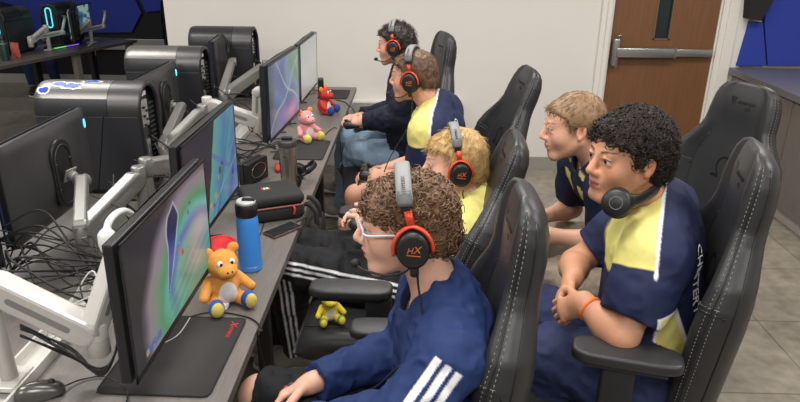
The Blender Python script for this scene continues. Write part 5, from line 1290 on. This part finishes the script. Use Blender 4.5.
B.skin(t, M_skin, (206, 150, 118), (178, 104, 94), (38, 28, 24), .10, (52, 36, 26))
gj, VJ, QJ = B.garment('jersey', t, M_cloth, shirt_parts(B, .76, .018, .026, hem=.04), jersey_colors(B), .04, (.006, 11, 12), neck=.006)
bv = bvh_of(VJ-np.array(t.location), QJ)
m = MB(); ux = nrm(-B.U*.93+B.L*.05-B.F*.05); uy = nrm(B.L*-.0-B.U*.0+nrm(np.cross(-B.F, ux)*1.)); c0 = J['nb']-B.U*.175-B.F*.10-B.L*.11-np.array(t.location)
nz = nrm(-B.F*.75-B.L*.66); ux = nrm(-B.U); uy = np.cross(nz, ux)
text(m, 'CHESTERTON', Vector(c0), ux, uy, .042, .0006, surf=bv, lift=.005); m.build('lettering', mat('white_letters', S(232, 232, 232), .6), gj)
B.garment('jeans', t, M_cloth, pants_parts(B, .020, .93), flat(S(52, 60, 96)), .03, (.009, 13, 21))
shoes(B, t, (mat('shoe_black', S(40, 40, 42), .7), mat('sole_grey', S(190, 188, 184), .6)))
cm, ln = B.hair_cap(.014, [(-.14, -.075), (-.05, -.065), (-.034, -.045), (-.026, .03), (.008, .034), (.014, -.004), (.03, .0), (.036, .042), (.06, .052), (.085, .058), (.13, .066)], amp=.008, freq=42, seed=9)
hair(B, t, mat('black_curls', S(44, 34, 30), .5, var=.3, vscale=45, spec=.4), cm, [strands(cm, 2300, curly(.0062, .017, 1.7, .75), .0020, 6, t, sides=4)])
# headphones hanging round the neck
nbv = J['nb']; fN = R1[:, 1]; rN = nrm(np.cross(fN, A(0, 0, 1))); uN = nrm(A(0, 0, 1)*.35+fN*.94); fN2 = np.cross(uN, rN)
Rn = np.stack([rN, -fN2*-1, uN], 1)
def neck_phones():
    t = empty('headphones', tuple(nbv), 0, 'black over ear headphones hung around the neck of the dark curly haired player', 'headphones')
    L = lambda r, f, u: Vector(rN*r+R1[:, 1]*f+A(0, 0, 1)*u)
    o = np.array(t.location); W = lambda x, y, Y: Vector(at_y(x, y, Y)-o)
    cl = W(617, 203, 1.585); nx = Vector(nbv-o)
    path = [cl+Vector((.012, .0, .018)), W(636, 201, 1.575), W(655, 190, 1.66), W(664, 180, 1.75), W(655, 176, 1.84), W(632, 182, 1.86), W(614, 192, 1.84)]
    m = MB(); m.tube(spline(path, 7), .014, 10, flat=(1.3, .45), up=(0, 0, 1)); m.build('headband', M_hs, t)
    for c, ax in ((cl, Vector((-.42, -.85, .30)).normalized()), (path[-1], Vector((-.4, .85, .3)).normalized())):
        m = MB(); m.cyl(c-ax*.010, c+ax*.020, .038, 32, .008); cu = m.build('ear_cup', M_hs, t); m = MB(); q = ax.to_track_quat('Z', 'Y').to_matrix()
        m.tube([c-ax*.014+q @ Vector((.027*math.cos(x), .03*math.sin(x), 0)) for x in np.linspace(0, 2*PI, 24, endpoint=False)], .012, 8, closed=True); m.build('cushion', M_hsc, cu)
        m = MB(); m.tube([c+ax*.0202+q @ Vector((.016*math.cos(x), .016*math.sin(x), 0)) for x in np.linspace(0, 2*PI, 24, endpoint=False)], .0014, 5, closed=True); m.build('cup_ring', mat('ring_grey', S(96, 96, 96), .4), cu)
neck_phones()
d = nrm(J['wl']-J['el']); pw = J['wl']-d*.025
q = Vector(d).to_track_quat('Z', 'Y').to_matrix()
m = MB(); m.tube([Vector(pw)+q @ Vector((.0325*math.cos(a), .0325*math.sin(a), 0)) for a in np.linspace(0, 2*PI, 32, endpoint=False)], .006, 8, closed=True, flat=(1, 1)); m.build('wristband', mat('orange_silicone', S(240, 120, 60), .45), label='orange rubber wristband on the left wrist of the dark curly haired player', cat='wristband', off=tuple(pw))

# ---- hair colours and helpers for the others
def crown_flow(B, fwd=.25, down=.5, part=(0, -.05, .12)):
    cr = B.W(*part); fv = B.R[:, 1]; uv = B.R[:, 2]
    return lambda c, n: nrm(c-cr)*1.+fv*fwd-uv*down
def short_hair(B, t, m, thick, line, n, length, r0, fwd, down, seed, amp=.003, lift=.25, jit=.3):
    cm, ln = B.hair_cap(thick, line, amp=amp, freq=60, seed=seed)
    return hair(B, t, m, cm, [strands(cm, n, combed(B.R, crown_flow(B, fwd, down), length, lift, jit), r0, seed, t)])
def simple_legs(J, w, sh=None):
    J['hl'] = J['pel']+A(-.01, -.09, -.005); J['hr'] = J['pel']+A(-.01, .09, -.005); return J
# ---- blond player
C2 = at_y(455, 163, 2.30); R2 = frame(.06, -.10)
J = simple_legs(dict(nb=C2+A(.085, .005, -.150), pel=A(.08, 2.26, .63)), .18)
J['sl'] = J['nb']+A(-.04, -.175, -.055); J['sr'] = J['nb']+A(.04, .175, -.05); J['el'] = A(J['sl'][0]-.05, 2.06, .80); J['er'] = A(J['sr'][0]-.05, 2.54, .82)
J['wl'] = at_y(379, 221, 2.22); J['wr'] = at_y(374, 216, 2.34); J['kl'] = at_z(285, 264, .63); J['kr'] = at_z(284, 244, .63); J['al'] = at_z(297, 350, .10); J['ar'] = at_z(275, 338, .10); J['fl'] = A(-1, -.05, 0); J['fr'] = A(-1, .1, 0)
J['dl'] = A(-1, .12, .05); J['nl'] = A(.1, .7, -.5); J['dr'] = A(-1, -.12, .05); J['nr'] = A(.1, -.7, -.5)
B = Body(J, C2, R2, 1., h=.0042, limb=.94, curl=dict(l=((.35, .6, .5), .1), r=((.4, .6, .5), .1)))
t = person_root(J, 'person with blond hair and headset in navy and yellow jersey and black striped pants')
B.skin(t, M_skin, (232, 182, 158), (206, 130, 118), (170, 130, 90), .0, (90, 110, 120))
B.garment('jersey', t, M_cloth, shirt_parts(B, .76, .016, .024), jersey_colors(B), .04, (.006, 12, 31), neck=.006)
def pcol(V):
    c = np.tile(A(*BLK), (len(V), 1))
    for sd, o in (('l', (.1, -1, .35)), ('r', (.0, 1, .3))):
        c = col_stripes(B, V, c, J['h'+sd], J['k'+sd], o, -.1, 1.0, offs=(-.022, 0, .022), w=.005); c = col_stripes(B, V, c, J['k'+sd], J['a'+sd], o, .0, 1., offs=(-.022, 0, .022), w=.005)
    return c
B.garment('track_pants', t, M_cloth, pants_parts(B, .022, .97), pcol, .03, (.010, 14, 41))
shoes(B, t, (mat('shoe_stone', S(140, 134, 126), .7, bump=.2), mat('sole_pale', S(206, 204, 198), .6)))
M_blond = mat('blond_hair', S(196, 160, 106), .45, var=.3, vscale=60, stretch=(1, 1, .3), spec=.4)
short_hair(B, t, M_blond, .013, [(-.14, -.075), (-.05, -.068), (-.028, -.05), (-.018, .0), (.004, .004), (.010, -.0), (.018, .02), (.026, .052), (.06, .066), (.085, .07), (.13, .074)], 2600, .038, .0014, .25, .35, 51, .004)
headset(C2, R2, 1., 'gaming headset with orange forks on the blond player', hw=.088, top=.142, cord=[C2+A(.05, -.13, -.15), C2+A(.03, -.17, -.22)], mic=False)
pc = at_y(358, 220, 2.28); controller(pc, frame(0, .6), 'black controller in the hands of the blond player, half hidden by the clear glasses')
# ---- player with short brown hair
C3 = at_y(414, 77, 3.15); R3 = frame(-.28, -.10)
J = simple_legs(dict(nb=C3+A(.115, .0, -.155), pel=A(.12, 3.18, .60)), .2)
J['sl'] = J['nb']+A(-.03, -.195, -.065); J['sr'] = J['nb']+A(.03, .19, -.06); J['el'] = at_y(432, 175, 2.95); J['wl'] = at_y(388, 176, 2.98); J['er'] = J['sr']+A(-.05, .06, -.26); J['wr'] = at_y(378, 172, 3.18)
J['kl'] = at_z(351, 224, .57); J['kr'] = A(-.30, 3.30, .57); J['al'] = at_z(340, 252, .2)*A(1, 1, 0)+A(0, 0, .09); J['ar'] = A(-.36, 3.45, .09); J['fl'] = A(-1, 0, 0); J['fr'] = A(-1, .1, 0)
J['dl'] = A(-.95, .3, -.02); J['nl'] = A(.1, .5, -.6); J['dr'] = A(-1, -.3, -.05); J['nr'] = A(.1, -.6, -.6)
B = Body(J, C3, R3, 1.0, wide=1.12, fat=1.12, h=.0048, limb=1.06, curl=dict(l=((.4, .6, .5), .1), r=((.4, .6, .5), .1)))
t = person_root(J, 'person with short brown hair and bare knees in a navy and yellow jersey')
B.skin(t, M_skin, (222, 166, 140), (190, 120, 108), (90, 66, 46), .12, (80, 80, 70))
gj, VJ, QJ = B.garment('jersey', t, M_cloth, shirt_parts(B, .84, .022, .034), jersey_colors(B), .05, (.007, 11, 61), neck=.006)
bv = bvh_of(VJ-np.array(t.location), QJ); m = MB(); nz = nrm(-B.F*.75-B.L*.66); ux = nrm(-B.U); uy = np.cross(nz, ux)
text(m, 'CHESTERTON', Vector(J['nb']-B.U*.15-B.F*.10-B.L*.12-np.array(t.location)), ux, uy, .045, .0006, surf=bv, lift=.005); m.build('lettering', mat('white_letters', S(232, 232, 232), .6), gj)
B.garment('shorts', t, M_cloth, shorts_parts(B, .026, .80), flat(S(70, 66, 62)), .03, (.008, 14, 62))
shoes(B, t, (mat('shoe_dark', S(70, 70, 72), .7), mat('sole_offwhite', S(200, 198, 194), .6)))
short_hair(B, t, mat('brown_hair', S(104, 76, 54), .5, var=.3, vscale=60, stretch=(1, 1, .4)), .010, [(-.14, -.05), (-.06, -.04), (-.03, -.02), (-.018, .012), (.012, .012), (.024, .01), (.034, .045), (.06, .062), (.085, .072), (.13, .08)], 1500, .032, .0017, .5, .1, 71, .004, .5)
headset(C3, R3, 1., 'gaming headset with orange forks on the player with short brown hair', hw=.086, top=.142, cord=[C3+A(-.02, -.13, -.2), C3+A(-.10, -.16, -.34), at_y(384, 172, 2.95)])
controller(at_y(366, 172, 3.08), frame(0, -.2), 'dark controller in the hands of the player with short brown hair')
# ---- farthest player, dark hoodie
C4 = at_y(396, 45, 3.92); R4 = frame(-.22, -.12)
J = simple_legs(dict(nb=C4+A(.08, .0, -.16), pel=A(-.02, 3.95, .59)), .18)
J['sl'] = J['nb']+A(.01, -.175, -.06); J['sr'] = J['nb']+A(-.03, .175, -.055); J['el'] = at_y(397, 118, 3.76); J['wl'] = at_y(365, 121, 3.86); J['er'] = J['sr']+A(-.06, .06, -.25); J['wr'] = at_y(360, 117, 4.0)
J['kl'] = at_z(357, 152, .58); J['kr'] = A(-.44, 4.32, .58); J['al'] = at_z(342, 205, .10); J['ar'] = at_z(342, 182, .10); J['fl'] = A(-.9, .3, 0); J['fr'] = A(-.9, .3, 0)
J['dl'] = A(-.95, .25, -.05); J['nl'] = A(.1, .5, -.6); J['dr'] = A(-1, -.3, -.05); J['nr'] = A(.1, -.6, -.6)
B = Body(J, C4, R4, .97, h=.005, wide=1.03, limb=1.03, curl=dict(l=((.4, .6, .5), .1), r=((.4, .6, .5), .1)))
t = person_root(J, 'farthest person with dark hair, dark navy hooded top and blue jeans')
B.skin(t, M_skin, (224, 172, 150), (196, 124, 114), (44, 34, 30), .1, (60, 50, 40))
B.tags['collar'] = [(cap(J['nb']-B.U*.02-B.F*.02, lp(J['nb'], C4, .3)-B.F*.03, .085, .085), .02)]
P = [(['torso', 'pelvis'], .024, [(J['pel']-A(0, 0, .03), A(0, 0, -1))]), (['collar'], .0, [(lp(J['nb'], C4, .42), nrm(C4-J['nb']-B.F*.3))])]
for sd in 'lr': P.append((['uparm'+sd, 'forearm'+sd], .024, [(lp(J['e'+sd], J['w'+sd], .93), J['w'+sd]-J['e'+sd])]))
B.garment('hooded_top', t, M_cloth, P, flat(S(30, 34, 52)), .035, (.010, 14, 81))
B.garment('jeans', t, M_cloth, pants_parts(B, .020, .95), flat(S(142, 165, 188)), .03, (.008, 15, 82))
shoes(B, t, (mat('shoe_taupe', S(150, 142, 134), .7), mat('sole_bright', S(226, 224, 220), .6)))
cm, ln = B.hair_cap(.013, [(-.14, -.06), (-.06, -.05), (-.03, -.03), (-.018, .012), (.012, .012), (.024, .0), (.034, .04), (.06, .06), (.085, .068), (.13, .075)], amp=.006, freq=50, seed=83)
hair(B, t, mat('dark_hair', S(46, 37, 33), .5, var=.3, vscale=45), cm, [strands(cm, 900, curly(.007, .02, 1.2, .45), .002, 84, t, sides=3)])
headset(C4, R4, .97, 'gaming headset with orange forks on the farthest player in the dark hooded top', hw=.086, top=.144)
controller(at_y(349, 123, 3.92), frame(0, -.2), 'dark controller in the hands of the farthest player')
# ---- person behind, leaning forward on his knees
C5 = at_y(574, 127, 2.34); R5 = frame(-.02, -.16)
J = simple_legs(dict(nb=C5+A(.115, .02, -.125), pel=A(1.0, 2.46, .61)), .18)
J['sl'] = J['nb']+A(.0, -.185, -.075); J['sr'] = J['nb']+A(-.03, .185, -.07); J['el'] = at_y(604, 243, 2.20); J['wl'] = at_y(553, 236, 2.28); J['er'] = at_y(572, 208, 2.62); J['wr'] = at_y(546, 216, 2.50)
J['kl'] = A(.54, 2.22, .655); J['kr'] = A(.50, 2.60, .655); J['al'] = A(.58, 2.2, .09); J['ar'] = A(.54, 2.64, .09); J['fl'] = A(-1, 0, 0); J['fr'] = A(-1, 0, 0)
J['dl'] = A(-.9, .35, -.1); J['nl'] = A(.1, .6, -.6); J['dr'] = A(-.9, -.35, -.1); J['nr'] = A(.1, -.6, -.6)
B = Body(J, C5, R5, 1.0, h=.0044, limb=1.0, curl=dict(l=((.4, .6, .5), .1), r=((.4, .6, .5), .1)))
t = person_root(J, 'person without a headset in navy jersey and khaki trousers, leaning forward near the door')
B.skin(t, M_skin, (220, 168, 142), (190, 122, 108), (140, 104, 72), .08, (90, 110, 120))
def bcol(V):
    c = np.tile(A(*S(30, 37, 64)), (len(V), 1)); up = (V-J['nb'])@B.U; fw = (V-lp(J['sl'], J['sr'], .5))@B.F; la = (V-lp(J['sl'], J['sr'], .5))@B.L
    c = mixc(c, YEL, sm(fw, .035, .045)*sm(np.abs(la), .045, .055)*sm(-np.abs(la), -.115, -.10)*sm(up, -.30, -.28)*(np.abs(np.sin(up*14)) > .25)); return c
B.garment('jersey', t, M_cloth, shirt_parts(B, .74, .016, .024), bcol, .04, (.006, 12, 91), neck=.006)
B.garment('trousers', t, M_cloth, pants_parts(B, .022, .96), flat(S(158, 144, 126)), .03, (.010, 14, 92))
shoes(B, t, (mat('shoe_brown', S(90, 74, 60), .6), mat('sole_dark', S(60, 56, 52), .6)))
short_hair(B, t, mat('light_brown_hair', S(140, 108, 78), .5, var=.25, vscale=60, stretch=(1, 1, .4)), .010, [(-.14, -.05), (-.06, -.045), (-.03, -.02), (-.018, .012), (.012, .012), (.024, .0), (.034, .045), (.06, .062), (.085, .074), (.13, .08)], 2400, .026, .0015, .45, .15, 93, .0015, .4)
# ---- seated person behind the far desk, mostly hidden by it
J = dict(pel=A(-4.92, 8.40, .56), nb=A(-5.24, 8.40, 1.02), sl=A(-5.08, 8.48, .96), sr=A(-5.40, 8.30, .96), el=A(-4.98, 8.36, .74), er=A(-5.38, 8.12, .74), wl=A(-4.90, 8.14, .70), wr=A(-5.15, 8.02, .70), hl=A(-4.84, 8.42, .55), hr=A(-4.98, 8.34, .55), kl=A(-4.58, 8.22, .52), kr=A(-4.76, 8.05, .52), al=A(-4.56, 8.28, .09), ar=A(-4.75, 8.08, .09), fl=A(.5, -.6, 0), fr=A(.3, -.8, 0))
C6 = A(-5.2, 8.33, 1.17); B = Body(J, C6, frame(PI/2, -.2), 1., h=.008)
t = person_root(J, 'person in dark clothes and black shoes seated behind the far desk, only the legs showing')
B.skin(t, M_skin, (214, 164, 140), (190, 122, 108), (60, 44, 36))
P = [(['torso', 'pelvis'], .02, [(J['pel']-A(0, 0, .03), A(0, 0, -1))])]+[(['uparm'+sd, 'forearm'+sd], .02, [(lp(J['e'+sd], J['w'+sd], .93), J['w'+sd]-J['e'+sd])]) for sd in 'lr']
B.garment('sweatshirt', t, M_cloth, P, flat(S(26, 26, 30)), .035, None); B.garment('jeans', t, M_cloth, pants_parts(B, .016, .9), flat(S(40, 48, 84)), .03, None)
shoes(B, t, (mat('shoe_jet', S(24, 24, 26), .6), mat('sole_snow', S(216, 214, 210), .6)))
short_hair(B, t, mat('hair_dark', S(46, 37, 33), .5, var=.3, vscale=45), .01, HL, 300, .03, .002, .4, .2, 94)
# yellow toy on the blond player's seat
soft_toy(at_z(330, 319, .562), -1.25, .56, (230, 206, 60), (238, 232, 216), (120, 150, 60), (226, 206, 70), 'small yellow soft toy lying on the black seat beside the arm rest', ears=(150, 170, 60))

# headphones lying on the desk behind the tumbler
hp = headset(at_z(300, 183, DZ)+A(-.02, 0, .045), np.array([[0, -.5, .866], [1, 0, 0], [0, .866, .5]]) @ np.eye(3), .9, 'black headphones lying on the desk beside the steel tumbler', hw=.070, top=.12, mic=False, name='headphones', grey=False)

# black bag on the desk edge
t = empty('shoulder_bag', (-.435, 2.74, .48), 0, 'black bag hanging under the desk edge beside the black carrying case', 'bag')
f = Field((-.06, -.12, -.02), (.06, .12, .26), .005); f.add(rbox((0, 0, .10), (.028, .09, .10), .025), .01); f.displace(.008, 18, 7, ridge=True)
V, Q = surface(f, 2); fmesh('pouch', V, Q, M_case, t)
for y in (-.04, .04):
    m = MB(); m.tube(spline([(.015, y-.03, .19), (.01, y-.02, .25), (-.02, y, .275), (-.045, y+.01, .276)], 6), .008, 8, flat=(1.4, .5)); m.build('strap', M_case, t)
